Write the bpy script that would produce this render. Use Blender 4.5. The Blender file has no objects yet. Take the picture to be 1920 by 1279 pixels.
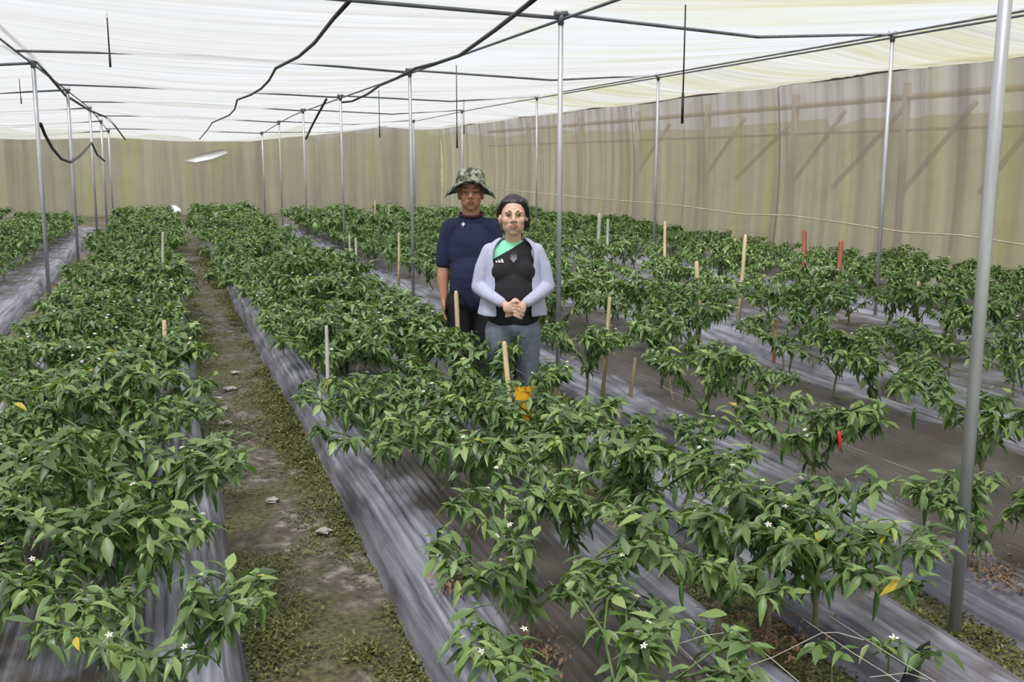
import bpy, bmesh, math, random
import numpy as np
from mathutils import Matrix, Vector, Euler

scene = bpy.context.scene
C = scene.collection
R = math.radians
# ------------------------------------------------------------------ camera
CAM_H, FPX = 1.8, 1900.0
PITCH = math.atan(335 / 1900.0)
YAW = math.atan(660 / 1900.0 * math.cos(PITCH))
cam_d = bpy.data.cameras.new('camera')
cam = bpy.data.objects.new('camera', cam_d)
C.objects.link(cam)
cam.location = (0, 0, CAM_H)
cam.rotation_euler = (math.pi / 2 - PITCH, 0, -YAW)
cam_d.sensor_width = 36.0
cam_d.lens = 36.0 * FPX / 1920.0
cam_d.clip_end = 400
scene.camera = cam
# ------------------------------------------------------------------ sky, sun, exposure
world = bpy.data.worlds.new('world')
scene.world = world
world.use_nodes = True
wn = world.node_tree.nodes
bg = wn['Background']
wl = world.node_tree.links
wtc = wn.new('ShaderNodeTexCoord')
wnoise = wn.new('ShaderNodeTexNoise'); wnoise.inputs['Scale'].default_value = 2.2
wnoise.inputs['Detail'].default_value = 4
wramp = wn.new('ShaderNodeValToRGB')
wramp.color_ramp.elements[0].color = (0.78, 0.87, 1.0, 1)
wramp.color_ramp.elements[1].color = (1.0, 1.0, 1.0, 1)
wl.new(wtc.outputs['Generated'], wnoise.inputs['Vector'])
wl.new(wnoise.outputs['Fac'], wramp.inputs['Fac'])
wl.new(wramp.outputs['Color'], bg.inputs['Color'])
bg.inputs['Strength'].default_value = 0.70
sun_d = bpy.data.lights.new('sun', 'SUN')
sun = bpy.data.objects.new('sun', sun_d)
C.objects.link(sun)
sun.rotation_euler = (R(22), R(-18), 0)
sun_d.energy = 5.5
sun_d.angle = R(18)
sun_d.color = (1.0, 0.985, 0.96)
vs = scene.view_settings
vs.view_transform = 'Standard'
vs.look = 'None'
vs.exposure = 0.50
vs.gamma = 1.0
vs.use_curve_mapping = False

# ------------------------------------------------------------------ projection helpers (places -> metres)
_c, _s, _cp, _sp = math.cos(YAW), math.sin(YAW), math.cos(PITCH), math.sin(PITCH)
VR = np.array([_c, -_s, 0.0]); VF = np.array([_s * _cp, _c * _cp, -_sp]); VU = np.array([_s * _sp, _c * _sp, _cp])
VC = np.array([0, 0, CAM_H])
def _ray(px, py): return VF + VR * (px - 960) / FPX - VU * (py - 639.5) / FPX
def at_z(px, py, z): d = _ray(px, py); return VC + d * ((z - CAM_H) / d[2])
def at_y(px, py, y): d = _ray(px, py); return VC + d * (y / d[1])
def at_x(px, py, x): d = _ray(px, py); return VC + d * (x / d[0])
def at_d(px, py, dep): return VC + _ray(px, py) * dep
def proj(p):
    v = np.asarray(p, float) - VC; w = v @ VF
    return 960 + FPX * (v @ VR) / w, 639.5 - FPX * (v @ VU) / w, w

# ------------------------------------------------------------------ noise
def vnoise(x, y, seed=0):
    x = np.asarray(x, float); y = np.asarray(y, float)
    x, y = np.broadcast_arrays(x, y)
    xi = np.floor(x).astype(np.int64); yi = np.floor(y).astype(np.int64)
    xf = x - xi; yf = y - yi
    u = xf * xf * (3 - 2 * xf); v = yf * yf * (3 - 2 * yf)
    def h(a, b):
        n = (a * 374761393 + b * 668265263 + seed * 982451653) & 0x7fffffff
        n = ((n ^ (n >> 13)) * 1274126177) & 0x7fffffff
        return ((n ^ (n >> 16)) & 0xffff) / 65535.0
    return (h(xi, yi) * (1 - u) + h(xi + 1, yi) * u) * (1 - v) + (h(xi, yi + 1) * (1 - u) + h(xi + 1, yi + 1) * u) * v

# ------------------------------------------------------------------ materials
MATS = {}
def nt(name):
    m = bpy.data.materials.new(name); m.use_nodes = True
    t = m.node_tree; MATS[name] = m
    return m, t.nodes, t.links, t.nodes['Principled BSDF']
def ramp(n, stops):
    r = n.new('ShaderNodeValToRGB'); e = r.color_ramp.elements
    while len(e) < len(stops): e.new(0.5)
    for el, (p, c) in zip(e, stops): el.position = p; el.color = (*c, 1)
    return r
def noise_node(n, l, scale, detail=3, mapping=None, coord='Object', rough=0.5):
    tc = n.new('ShaderNodeTexCoord'); mp = n.new('ShaderNodeMapping')
    if mapping: mp.inputs['Scale'].default_value = mapping
    l.new(tc.outputs[coord], mp.inputs['Vector'])
    t = n.new('ShaderNodeTexNoise'); t.inputs['Scale'].default_value = scale; t.inputs['Detail'].default_value = detail
    t.inputs['Roughness'].default_value = rough
    l.new(mp.outputs['Vector'], t.inputs['Vector'])
    return t
def bump(n, l, src, b, strength, dist=0.02):
    bp = n.new('ShaderNodeBump'); bp.inputs['Strength'].default_value = strength; bp.inputs['Distance'].default_value = dist
    l.new(src, bp.inputs['Height']); l.new(bp.outputs['Normal'], b.inputs['Normal'])
def mixc(n, l, fac, a, b, mode='MIX'):
    m = n.new('ShaderNodeMix'); m.data_type = 'RGBA'; m.blend_type = mode
    for sock, v in ((m.inputs['Factor'], fac), (m.inputs['A'], a), (m.inputs['B'], b)):
        if hasattr(v, 'is_linked'): l.new(v, sock)
        else: sock.default_value = v if not isinstance(v, tuple) else (*v, 1)
    return m.outputs['Result']
def simple(name, col, rough=0.6, metal=0.0, var=0.25, scale=8, mapping=None, bmp=0.0):
    m, n, l, b = nt(name)
    t = noise_node(n, l, scale, 4, mapping)
    r = ramp(n, [(0.3, tuple(c * (1 - var) for c in col)), (0.7, tuple(min(1, c * (1 + var)) for c in col))])
    l.new(t.outputs['Fac'], r.inputs['Fac']); l.new(r.outputs['Color'], b.inputs['Base Color'])
    b.inputs['Roughness'].default_value = rough; b.inputs['Metallic'].default_value = metal
    if bmp: bump(n, l, t.outputs['Fac'], b, bmp)
    return m

def mat_soil():
    m, n, l, b = nt('mud_and_moss')
    t1 = noise_node(n, l, 1.5, 6); t2 = noise_node(n, l, 14, 5, rough=0.65)
    r1 = ramp(n, [(0.3, (0.035, 0.028, 0.022)), (0.5, (0.11, 0.094, 0.075)), (0.68, (0.32, 0.295, 0.26))])
    l.new(t2.outputs['Fac'], r1.inputs['Fac'])
    rm = ramp(n, [(0.44, (0, 0, 0)), (0.56, (1, 1, 1))]); l.new(t1.outputs['Fac'], rm.inputs['Fac'])
    t3 = noise_node(n, l, 40, 3)
    rg = ramp(n, [(0.3, (0.03, 0.03, 0.012)), (0.7, (0.14, 0.13, 0.055))]); l.new(t3.outputs['Fac'], rg.inputs['Fac'])
    mx = mixc(n, l, rm.outputs['Color'], r1.outputs['Color'], rg.outputs['Color'])
    l.new(mx, b.inputs['Base Color']); b.inputs['Roughness'].default_value = 0.75
    bump(n, l, t2.outputs['Fac'], b, 0.6, 0.03)
def mat_mulch():
    m, n, l, b = nt('mulch_plastic')
    t1 = noise_node(n, l, 3.0, 5, (14, 0.5, 1)); t2 = noise_node(n, l, 2.2, 6)
    r1 = ramp(n, [(0.32, (0.10, 0.098, 0.13)), (0.66, (0.37, 0.365, 0.44))]); l.new(t1.outputs['Fac'], r1.inputs['Fac'])  # wrinkle shade put into the base colour, streaks darker where the bump dips
    at_ = n.new('ShaderNodeAttribute'); at_.attribute_name = 'dirt'
    ad = n.new('ShaderNodeMath'); ad.operation = 'MULTIPLY_ADD'; l.new(at_.outputs['Fac'], ad.inputs[0]); ad.inputs[1].default_value = 0.55; l.new(t2.outputs['Fac'], ad.inputs[2])
    t4 = noise_node(n, l, 9, 5, (1, .5, 1)); ad2 = n.new('ShaderNodeMath'); ad2.operation = 'MULTIPLY_ADD'; l.new(t4.outputs['Fac'], ad2.inputs[0]); ad2.inputs[1].default_value = 0.5; l.new(ad.outputs[0], ad2.inputs[2])
    rd = ramp(n, [(0.85, (0, 0, 0)), (1.1, (1, 1, 1))]); rd.color_ramp.elements[0].position = .78; rd.color_ramp.elements[1].position = 1.0; l.new(ad2.outputs[0], rd.inputs['Fac'])
    mx = mixc(n, l, rd.outputs['Color'], r1.outputs['Color'], (0.095, 0.080, 0.074))
    l.new(mx, b.inputs['Base Color'])
    rr = ramp(n, [(0.4, (0.33, 0.33, 0.33)), (0.7, (0.6, 0.6, 0.6))]); l.new(t2.outputs['Fac'], rr.inputs['Fac'])
    l.new(rr.outputs['Color'], b.inputs['Roughness'])
    b.inputs['Metallic'].default_value = 0.25
    b.inputs['Specular IOR Level'].default_value = 0.6
    bump(n, l, t1.outputs['Fac'], b, 0.6, 0.02)
def mat_leaf(name, dark, light, obj_random):
    m, n, l, b = nt(name)
    if obj_random:
        oi = n.new('ShaderNodeObjectInfo'); src = oi.outputs['Random']
    else:
        a = n.new('ShaderNodeAttribute'); a.attribute_name = 'tint'; src = a.outputs['Fac']
    r = ramp(n, [(0.0, dark), (0.75, light), (1.0, tuple(c * s for c, s in zip(light, (1.7, 1.4, 1.6))))])
    l.new(src, r.inputs['Fac'])
    l.new(r.outputs['Color'], b.inputs['Base Color'])
    b.inputs['Roughness'].default_value = 0.42
    b.inputs['Specular IOR Level'].default_value = 0.65
    tr = n.new('ShaderNodeBsdfTranslucent')
    tcol = mixc(n, l, 1.0, r.outputs['Color'], (1.3, 1.5, 0.5), 'MULTIPLY'); l.new(tcol, tr.inputs['Color'])
    ms = n.new('ShaderNodeMixShader'); ms.inputs['Fac'].default_value = 0.22
    l.new(b.outputs['BSDF'], ms.inputs[1]); l.new(tr.outputs['BSDF'], ms.inputs[2])
    l.new(ms.outputs['Shader'], n['Material Output'].inputs['Surface'])
def mat_net(name, base, stain, holes_lo, holes_hi, mapping, stain_map, stain_lo, stain_hi, transl=0.75, lo=0.70):
    m, n, l, b = nt(name); n.remove(b)
    t1 = noise_node(n, l, 1.0, 6, mapping, rough=0.6); t2 = noise_node(n, l, 1.0, 5, stain_map)
    rs = ramp(n, [(stain_lo, (0, 0, 0)), (stain_hi, (1, 1, 1))]); l.new(t2.outputs['Fac'], rs.inputs['Fac'])
    rb = ramp(n, [(0.3, tuple(c * lo for c in base)), (0.62, base)]); l.new(t1.outputs['Fac'], rb.inputs['Fac'])
    col = mixc(n, l, rs.outputs['Color'], rb.outputs['Color'], stain)
    tr = n.new('ShaderNodeBsdfTranslucent'); df = n.new('ShaderNodeBsdfDiffuse'); tp = n.new('ShaderNodeBsdfTransparent')
    l.new(col, tr.inputs['Color']); l.new(col, df.inputs['Color'])
    m1 = n.new('ShaderNodeMixShader'); m1.inputs['Fac'].default_value = transl
    l.new(df.outputs[0], m1.inputs[1]); l.new(tr.outputs[0], m1.inputs[2])
    rh = ramp(n, [(0.35, (holes_lo,) * 3), (0.65, (holes_hi,) * 3)]); l.new(t1.outputs['Fac'], rh.inputs['Fac'])
    m2 = n.new('ShaderNodeMixShader'); l.new(rh.outputs['Color'], m2.inputs['Fac'])
    l.new(m1.outputs[0], m2.inputs[1]); l.new(tp.outputs[0], m2.inputs[2])
    l.new(m2.outputs[0], n['Material Output'].inputs['Surface'])
    return m
mat_soil(); mat_mulch()
mat_leaf('leaf_green', (0.024, 0.057, 0.021), (0.185, 0.285, 0.085), False)
mat_leaf('leaf_single', (0.026, 0.062, 0.022), (0.195, 0.30, 0.09), True)
mat_leaf('leaf_yellow', (0.50, 0.36, 0.03), (0.62, 0.52, 0.06), True)
mat_leaf('weed_green', (0.04, 0.045, 0.012), (0.19, 0.20, 0.05), False)
simple('dry_weed', (0.22, 0.13, 0.075), 0.85)
simple('stem_green', (0.10, 0.14, 0.05), 0.6, scale=30)
simple('stem_wood', (0.24, 0.21, 0.13), 0.75, scale=30)
simple('fruit_green', (0.055, 0.14, 0.02), 0.22, var=0.2)
simple('fruit_red', (0.55, 0.02, 0.015), 0.22, var=0.15)
simple('flower_white', (0.85, 0.86, 0.80), 0.6, var=0.05)
simple('flower_yellow', (0.75, 0.55, 0.08), 0.6, var=0.1)
simple('galvanised', (0.48, 0.49, 0.52), 0.42, 0.55, var=0.2, scale=12, mapping=(1, 1, 0.2))
simple('beam_dark', (0.16, 0.17, 0.195), 0.5, 0.4)
simple('black_hose', (0.018, 0.018, 0.02), 0.5)
simple('twine', (0.42, 0.40, 0.33), 0.9)
simple('bamboo', (0.50, 0.40, 0.24), 0.7, scale=20, mapping=(1, 1, 0.1))
simple('grey_stake', (0.42, 0.41, 0.37), 0.75, scale=20, mapping=(1, 1, 0.1))
simple('red_stake', (0.27, 0.09, 0.045), 0.75, scale=20, mapping=(1, 1, 0.1))
simple('orange_stake', (0.55, 0.22, 0.09), 0.75, scale=20, mapping=(1, 1, 0.1))
simple('old_timber', (0.20, 0.16, 0.13), 0.85, scale=6, mapping=(1, 1, 0.2))
simple('pale_stone', (0.40, 0.38, 0.34), 0.9, scale=25, bmp=0.4)
simple('white_plastic', (0.86, 0.87, 0.90), 0.5, var=0.06)
simple('outside_grass', (0.13, 0.14, 0.06), 0.9, scale=1.5)
simple('rope_beige', (0.58, 0.53, 0.40), 0.9)
mat_net('roof_net', (0.45, 0.445, 0.44), (0.37, 0.36, 0.335), 0.08, 0.55, (0.22, 7.0, 1.0), (0.30, 1.1, 1), 0.42, 0.72)
mat_net('roof_net_mossy', (0.42, 0.415, 0.385), (0.32, 0.31, 0.18), 0.06, 0.34, (0.3, 8.0, 1.0), (0.30, 1.3, 1), 0.40, 0.66)
mat_net('roof_net_thin', (0.45, 0.455, 0.46), (0.36, 0.36, 0.22), 0.35, 0.70, (0.25, 8.0, 1.0), (0.3, 0.9, 1), 0.50, 0.68)
mat_net('wall_net', (0.62, 0.54, 0.475), (0.58, 0.535, 0.31), 0.08, 0.22, (1, 3.4, 0.10), (1, 1.9, 0.12), 0.54, 0.72, 0.7, 0.62)
mat_net('wall_net_far', (0.52, 0.465, 0.395), (0.50, 0.475, 0.28), 0.04, 0.14, (3.0, 1, 0.14), (1.2, 1, 0.18), 0.53, 0.70, 0.7)

# ------------------------------------------------------------------ mesh helpers
def mesh_from(name, V, F, smooth=True, mats=(), fmat=None):
    me = bpy.data.meshes.new(name)
    V = np.asarray(V, np.float32); F = [np.asarray(f) for f in F] if not isinstance(F, np.ndarray) else F
    me.vertices.add(len(V)); me.vertices.foreach_set('co', V.ravel())
    if isinstance(F, np.ndarray):
        k = F.shape[1]; nf = len(F); loops = F.ravel()
        starts = np.arange(nf) * k; tot = np.full(nf, k)
    else:
        tot = np.array([len(f) for f in F]); loops = np.concatenate(F); starts = np.concatenate([[0], np.cumsum(tot)[:-1]]); nf = len(F)
    me.loops.add(len(loops)); me.loops.foreach_set('vertex_index', loops.astype(np.int32))
    me.polygons.add(nf); me.polygons.foreach_set('loop_start', starts.astype(np.int32))
    if smooth: me.polygons.foreach_set('use_smooth', np.ones(nf, bool))
    if fmat is not None: me.polygons.foreach_set('material_index', np.asarray(fmat, np.int32))
    for m in mats: me.materials.append(MATS[m])
    me.update(calc_edges=True); me.validate()
    return me
def obj(name, me, parent=None, loc=None):
    o = bpy.data.objects.new(name, me); C.objects.link(o)
    if parent is not None: o.parent = parent
    if loc is not None: o.location = loc
    return o
def empty(name, loc=(0, 0, 0), rz=0.0):
    o = bpy.data.objects.new(name, None); C.objects.link(o); o.location = loc; o.rotation_euler = (0, 0, rz)
    o.empty_display_size = 0.1
    return o
def tag(o, label=None, cat=None, group=None, kind=None):
    if label: o['label'] = label
    if cat: o['category'] = cat
    if group: o['group'] = group
    if kind: o['kind'] = kind
    return o
class MB:
    """collects vertices and faces"""
    def __init__(s): s.V = []; s.F = []; s.n = 0; s.M = []
    def add(s, V, F, m=0):
        V = np.asarray(V, float); s.V.append(V)
        for f in F: s.F.append(np.asarray(f) + s.n); s.M.append(m)
        s.n += len(V)
    def tube(s, pts, rad, sides=6, cap=True, m=0):
        pts = np.asarray(pts, float); k = len(pts)
        rad = np.broadcast_to(np.asarray(rad, float), (k,))
        tan = np.gradient(pts, axis=0); tan /= np.linalg.norm(tan, axis=1)[:, None] + 1e-9
        up = np.array([0, 0, 1.0]) if abs(tan[0][2]) < 0.9 else np.array([1.0, 0, 0])
        V = []
        u = np.cross(tan[0], up); u /= np.linalg.norm(u)
        for i in range(k):
            u = u - tan[i] * (u @ tan[i]); u /= np.linalg.norm(u) + 1e-9
            w = np.cross(tan[i], u)
            for j in range(sides):
                a = 2 * math.pi * j / sides
                V.append(pts[i] + rad[i] * (math.cos(a) * u + math.sin(a) * w))
        F = []
        for i in range(k - 1):
            for j in range(sides):
                j2 = (j + 1) % sides
                F.append((i * sides + j, i * sides + j2, (i + 1) * sides + j2, (i + 1) * sides + j))
        if cap:
            F.append(tuple(range(sides - 1, -1, -1))); F.append(tuple((k - 1) * sides + j for j in range(sides)))
        s.add(V, F, m)
    def box(s, c, d, rot=None, m=0):
        V = np.array([(x, y, z) for x in (-.5, .5) for y in (-.5, .5) for z in (-.5, .5)]) * np.asarray(d)
        if rot is not None: V = V @ np.asarray(rot).T
        s.add(V + np.asarray(c), [(0, 1, 3, 2), (4, 6, 7, 5), (0, 4, 5, 1), (2, 3, 7, 6), (0, 2, 6, 4), (1, 5, 7, 3)], m)
    def lathe(s, prof, seg=24, m=0, close=False):
        V = [(r * math.cos(2 * math.pi * j / seg), r * math.sin(2 * math.pi * j / seg), z) for r, z in prof for j in range(seg)]
        F = [(i * seg + j, i * seg + (j + 1) % seg, (i + 1) * seg + (j + 1) % seg, (i + 1) * seg + j) for i in range(len(prof) - 1) for j in range(seg)]
        s.add(V, F, m)
    def mesh(s, name, mats, smooth=True): return mesh_from(name, np.concatenate(s.V), s.F, smooth, mats, s.M)
def grid_mesh(name, xs, ys, zf, mat, smooth=True):
    X, Y = np.meshgrid(xs, ys, indexing='ij')
    P = zf(X, Y)
    V = np.stack([p.ravel() for p in P], 1)
    nx, ny = len(xs), len(ys)
    i = np.arange(nx - 1)[:, None] * ny + np.arange(ny - 1)[None]
    F = np.stack([i, i + ny, i + ny + 1, i + 1], -1).reshape(-1, 4)
    return mesh_from(name, V, F, smooth, [mat])

# ------------------------------------------------------------------ layout of the place (metres, rows run along +Y)
FAR_Y, WALL_X, LEFT_X = 37.5, 10.0, -14.0
BED_H = 0.17
Y_END = 27.0
# name, left edge, right edge, label
BEDS = [
    (-8.3, -6.7, 'grey plastic mulch on the leftmost planting bed by the far left wall'),
    (-6.4, -4.8, 'grey plastic mulch on the third bed left of the muddy path'),
    (-4.6, -3.2, 'grey plastic mulch on the second bed left of the muddy path'),
    (-2.98, -1.63, 'grey plastic mulch on the bed just beyond the left pole line'),
    (-1.22, 0.2, 'wrinkled grey mulch bordering the left side of the muddy path'),
    (0.8, 1.95, 'pale ridged mulch sheet bordering the right side of the muddy path'),
    (2.24, 2.66, 'narrow bluish torn mulch strip left of the nearest mossy furrow'),
    (2.94, 4.85, 'wide dark mulch sheet right of the mossy pole furrow'),
    (5.15, 7.4, 'silvery mulch sheet on the second bed beyond the pole furrow'),
    (7.95, 9.65, 'mulch sheet on the last bed against the right net wall'),
]
def ground_z(X, Y): return 0.03 * (vnoise(X * 3, Y * 3, 1) - 0.5) + 0.02 * (vnoise(X * 14, Y * 14, 2) - 0.5)
# ------------------------------------------------------------------ ground
xs = np.concatenate([np.arange(-14.2, -1.7, 0.3), np.arange(-1.7, 3.2, 0.035), np.arange(3.2, 10.2, 0.25)])
ys = np.concatenate([np.arange(1.6, 8, 0.05), np.arange(8, 16, 0.12), np.arange(16, 38.5, 0.4)])
fl = obj('floor', grid_mesh('floor', xs, ys, lambda X, Y: (X, Y, ground_z(X, Y) - 0.01), 'mud_and_moss'))
tag(fl, 'brown muddy mossy earth floor of the net house', kind='structure')
og = MB(); og.box((0, 20, -0.25), (160, 160, 0.3))
tag(obj('ground', og.mesh('ground', ['outside_grass'], False)), 'rough grass ground outside the net house', kind='structure')

def bank(name, pts, label):
    mb = MB(); n_ = len(pts)
    V = []
    for i, (x, y, nx, ny) in enumerate(pts):
        for k, (o_, z) in enumerate(((0, -.1), (1.5, 1.2), (3.5, 2.3), (7, 2.9), (14, 3.2))):
            w = float(vnoise(i * .9, k * 1.7, 77)); V.append((x + nx * o_ + w, y + ny * o_, z * (0.75 + .5 * w)))
    F = [(i * 5 + k, i * 5 + k + 1, (i + 1) * 5 + k + 1, (i + 1) * 5 + k) for i in range(n_ - 1) for k in range(4)]
    mb.add(V, F); tag(obj(name, mb.mesh(name, ['outside_grass'])), label, kind='structure')
bank('ground_bank', [(WALL_X + 5, y, 1, 0) for y in np.arange(-5, 60, 1.5)], 'grassy bank outside the right net wall')
bank('ground_bank', [(x, FAR_Y + 6, 0, 1) for x in np.arange(-40, 40, 1.5)], 'grassy bank outside the far end wall')
bank('ground_bank', [(LEFT_X - 6, y, -1, 0) for y in np.arange(-5, 60, 1.5)], 'grassy bank outside the left net wall')

# ------------------------------------------------------------------ mulch beds
def bed(x0, x1, label, seed, dirty=1.0):
    w = x1 - x0
    near = x0 > -1.5 and x1 < 5
    dx = 0.014 if near else 0.07
    us = np.linspace(0, 1, max(14, int(w / dx)))
    ys_ = np.concatenate([np.arange(1.8, 9, 0.07), np.arange(9, 18, 0.2), np.arange(18, Y_END + 1.5, 0.5)]) if near else np.arange(2.0, Y_END + 1.5, 0.3)
    def zf(U, Y):
        wob = 0.03 * (vnoise(Y * 0.7, 0 * Y + seed, 3) - 0.5) * 2
        Xc = x0 + U * w
        dl = U * w; dr = (1 - U) * w
        sh = 0.13
        def rise(d):
            t = np.clip(d / sh, 0, 1); return np.sin(t * math.pi / 2) ** 0.8
        z = BED_H * np.minimum(rise(dl), rise(dr)) - 0.01
        e = np.minimum(dl, dr)
        Xc = Xc + wob * np.exp(-e / 0.25)
        # long folds running down the row, stronger near the shoulders
        ph = Xc * 2 * math.pi / 0.045 + 5.0 * vnoise(Xc * 4, Y * 0.35, seed + 7)
        fold = (np.abs(np.sin(ph)) ** 2.2 * np.sign(np.sin(ph))) * 0.018 * np.exp(-((e - 0.32) / 0.28) ** 2) * (0.25 + 1.2 * vnoise(Xc * 3, Y * 0.5, seed + 9))
        z = z + fold * np.clip(e / 0.06, 0, 1)
        z = z + 0.05 * (vnoise(Xc * 2.2, Y * 1.1, seed + 4) - 0.5) * np.clip(e / 0.25, 0, 1)
        z = z + 0.014 * (vnoise(Xc * 11, Y * 7, seed + 5) - 0.5) * np.clip(e / 0.1, 0, 1)
        return Xc, Y, z
    me = grid_mesh('mulch_sheet', us, ys_, zf, 'mulch_plastic')
    U_, Y_ = np.meshgrid(us, ys_, indexing='ij'); e_ = np.minimum(U_, 1 - U_) * w
    dirt = np.clip((e_ - .22) / .25, 0, 1) * (.55 + .6 * vnoise(U_ * w * 3, Y_ * 1.5, seed + 1)) * dirty
    at_ = me.attributes.new('dirt', 'FLOAT', 'POINT'); at_.data.foreach_set('value', dirt.ravel().astype(np.float32))
    o = obj('mulch_sheet', me)
    tag(o, label, 'mulch sheet', 'plastic mulch sheets over the beds')
    return o
for i, (a, b_, lab) in enumerate(BEDS): bed(a, b_, lab, 11 * i + 3, {4: .3, 6: .1, 7: 1.25, 8: .35, 3: .4}.get(i, .8))

simple('dark_hole', (0.018, 0.016, 0.022), .9)
ms_ = [m_ for m_ in C.objects if m_.name.startswith('mulch_sheet')][6]
mc = np.empty(len(ms_.data.vertices) * 3, np.float32); ms_.data.vertices.foreach_get('co', mc); mc = mc.reshape(-1, 3)
q = [at_z(px, py, BED_H) for px, py in ((1598, 1226), (1625, 1236), (1660, 1230), (1692, 1234), (1718, 1228), (1732, 1206), (1744, 1200), (1745, 1226), (1738, 1256), (1700, 1268), (1650, 1262), (1610, 1250))]
ctr = sum(q) / len(q); V = []
for f in (0, .33, .66, 1):
    for p in ([ctr] if f == 0 else [ctr + (p - ctr) * f for p in q]):
        V.append((p[0], p[1], mc[np.argmin((mc[:, 0] - p[0]) ** 2 + (mc[:, 1] - p[1]) ** 2), 2] + .007))
k = len(q); F = [(0, 1 + i, 1 + (i + 1) % k) for i in range(k)]
for rg_ in range(2):
    b0 = 1 + rg_ * k; F += [(b0 + i, b0 + k + i, b0 + k + (i + 1) % k, b0 + (i + 1) % k) for i in range(k)]
mb = MB(); mb.add(V, F)
o = obj('torn_patch', mb.mesh('torn_patch', ['dark_hole'], False), ms_); o['label'] = 'dark torn patch in the mulch'

# ------------------------------------------------------------------ roof net
def roof_h(X, Y):
    h = np.interp(X, [-14, -6, -1.45, 3.0, 7.7, 10.0], [3.0, 3.05, 3.06, 2.95, 3.22, 3.10])
    drop = np.clip((Y - 24) / (FAR_Y - 24), 0, 1) ** 1.3 * np.interp(X, [-14, 3, 10], [0.5, 0.42, 0.0])
    return h - drop
POST_Y = [2.93, 7.6, 12.7, 17.9, 22.8, 27.6, 32.4]
BAYS_Y = [-1.5] + POST_Y + [FAR_Y]
BAYS_X = [LEFT_X, -6.0, -1.45, 3.0, 7.7, WALL_X]
ceil = empty('ceiling'); tag(ceil, 'white translucent net roof hung over pipes', kind='structure')
for bi in range(len(BAYS_Y) - 1):
    for bj in range(len(BAYS_X) - 1):
        y0, y1 = BAYS_Y[bi], BAYS_Y[bi + 1]; x0, x1 = BAYS_X[bj], BAYS_X[bj + 1]
        far = y0 > 16
        xs = np.linspace(x0, x1, 24 if not far else 14); ys = np.linspace(y0, y1, int((y1 - y0) / (0.045 if not far else 0.12)))
        def zf(X, Y):
            u = (X - x0) / (x1 - x0); v = (Y - y0) / (y1 - y0)
            sag = (0.07 if bj == 3 else 0.14) * np.sin(u * math.pi) * (0.12 + 0.88 * np.sin(v * math.pi)) + 0.03 * np.sin(v * math.pi)
            edge = np.clip(np.minimum(v, 1 - v) * 12, 0, 1)
            rip = 0.03 * (vnoise(X * 0.45 + 3, Y * 3.6, 21) - 0.5) + 0.016 * (vnoise(X * 0.7, Y * 9, 22) - 0.5)
            return X, Y, roof_h(X, Y) - sag + rip * edge
        mat = 'roof_net'
        if bj >= 3 and y0 < 7.0: mat = 'roof_net_mossy'
        elif bj == 3 and 7 < y0 < 12: mat = 'roof_net_thin'
        elif bj >= 3 and y0 < 20: mat = 'roof_net_mossy' if bj == 4 else 'roof_net'
        obj('net_panel', grid_mesh('net_panel', xs, ys, zf, mat), ceil)

# ------------------------------------------------------------------ net walls
def wall_right():
    w = empty('wall_right'); tag(w, 'beige brown net wall along the right side', kind='structure')
    yb = [-1.5, 4, 9.6, 15.3, 21.0, 27.0, 32.5, FAR_Y]
    for a, b_ in zip(yb[:-1], yb[1:]):
        ys_ = np.linspace(a, b_ + 0.05, int((b_ - a) / 0.07)); zs = np.linspace(0, 1, 12)
        def zf(Z, Y):
            fold = 0.07 * (vnoise(Y * 2.4, Z * 0.7, 31) - 0.5) + 0.03 * (vnoise(Y * 7, Z * 1.2, 32) - 0.5)
            belly = 0.10 * np.sin(Z * math.pi)
            top = roof_h(np.full_like(Y, WALL_X), Y) + 0.06 * (vnoise(Y * 0.8, 0 * Y, 33) - 0.7)
            return WALL_X + fold + belly, Y, Z * top - 0.02 * (1 - Z)
        obj('net_strip', grid_mesh('net_strip', zs, ys_, zf, 'wall_net'), w)
    mb = MB()   # rolled dark hem where wall meets roof
    yy = np.arange(4, FAR_Y, 0.35)
    top = roof_h(np.full_like(yy, WALL_X), yy) + 0.06 * (vnoise(yy * 0.8, 0 * yy, 33) - 0.7)
    mb.tube(np.stack([np.full_like(yy, WALL_X - 0.03), yy, top], 1), 0.022 + 0.018 * vnoise(yy * 1.3, 0 * yy, 5), 6)
    obj('hem', mb.mesh('hem', ['old_timber']), w)
wall_right()
def wall_plane(name, xs, yfun, label, mat, along='x'):
    zs = np.linspace(0, 1, 10)
    def zf(Z, A):
        fold = 0.06 * (vnoise(A * 2.2, Z * 0.7, 41) - 0.5) + 0.03 * (vnoise(A * 6, Z, 42) - 0.5)
        if along == 'x': return A, FAR_Y + fold, Z * roof_h(A, np.full_like(A, FAR_Y)) - 0.02 * (1 - Z)
        return LEFT_X + fold, A, Z * roof_h(np.full_like(A, LEFT_X), A) - 0.02 * (1 - Z)
    o = obj(name, grid_mesh(name, zs, xs, zf, mat)); tag(o, label, kind='structure')
wall_plane('wall_back', np.linspace(LEFT_X, WALL_X, 260), None, 'olive and brown net wall at the far end', 'wall_net_far')
wall_plane('wall_left', np.linspace(-1.5, FAR_Y, 160), None, 'pale net wall far out on the left side', 'wall_net_far', 'y')
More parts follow.
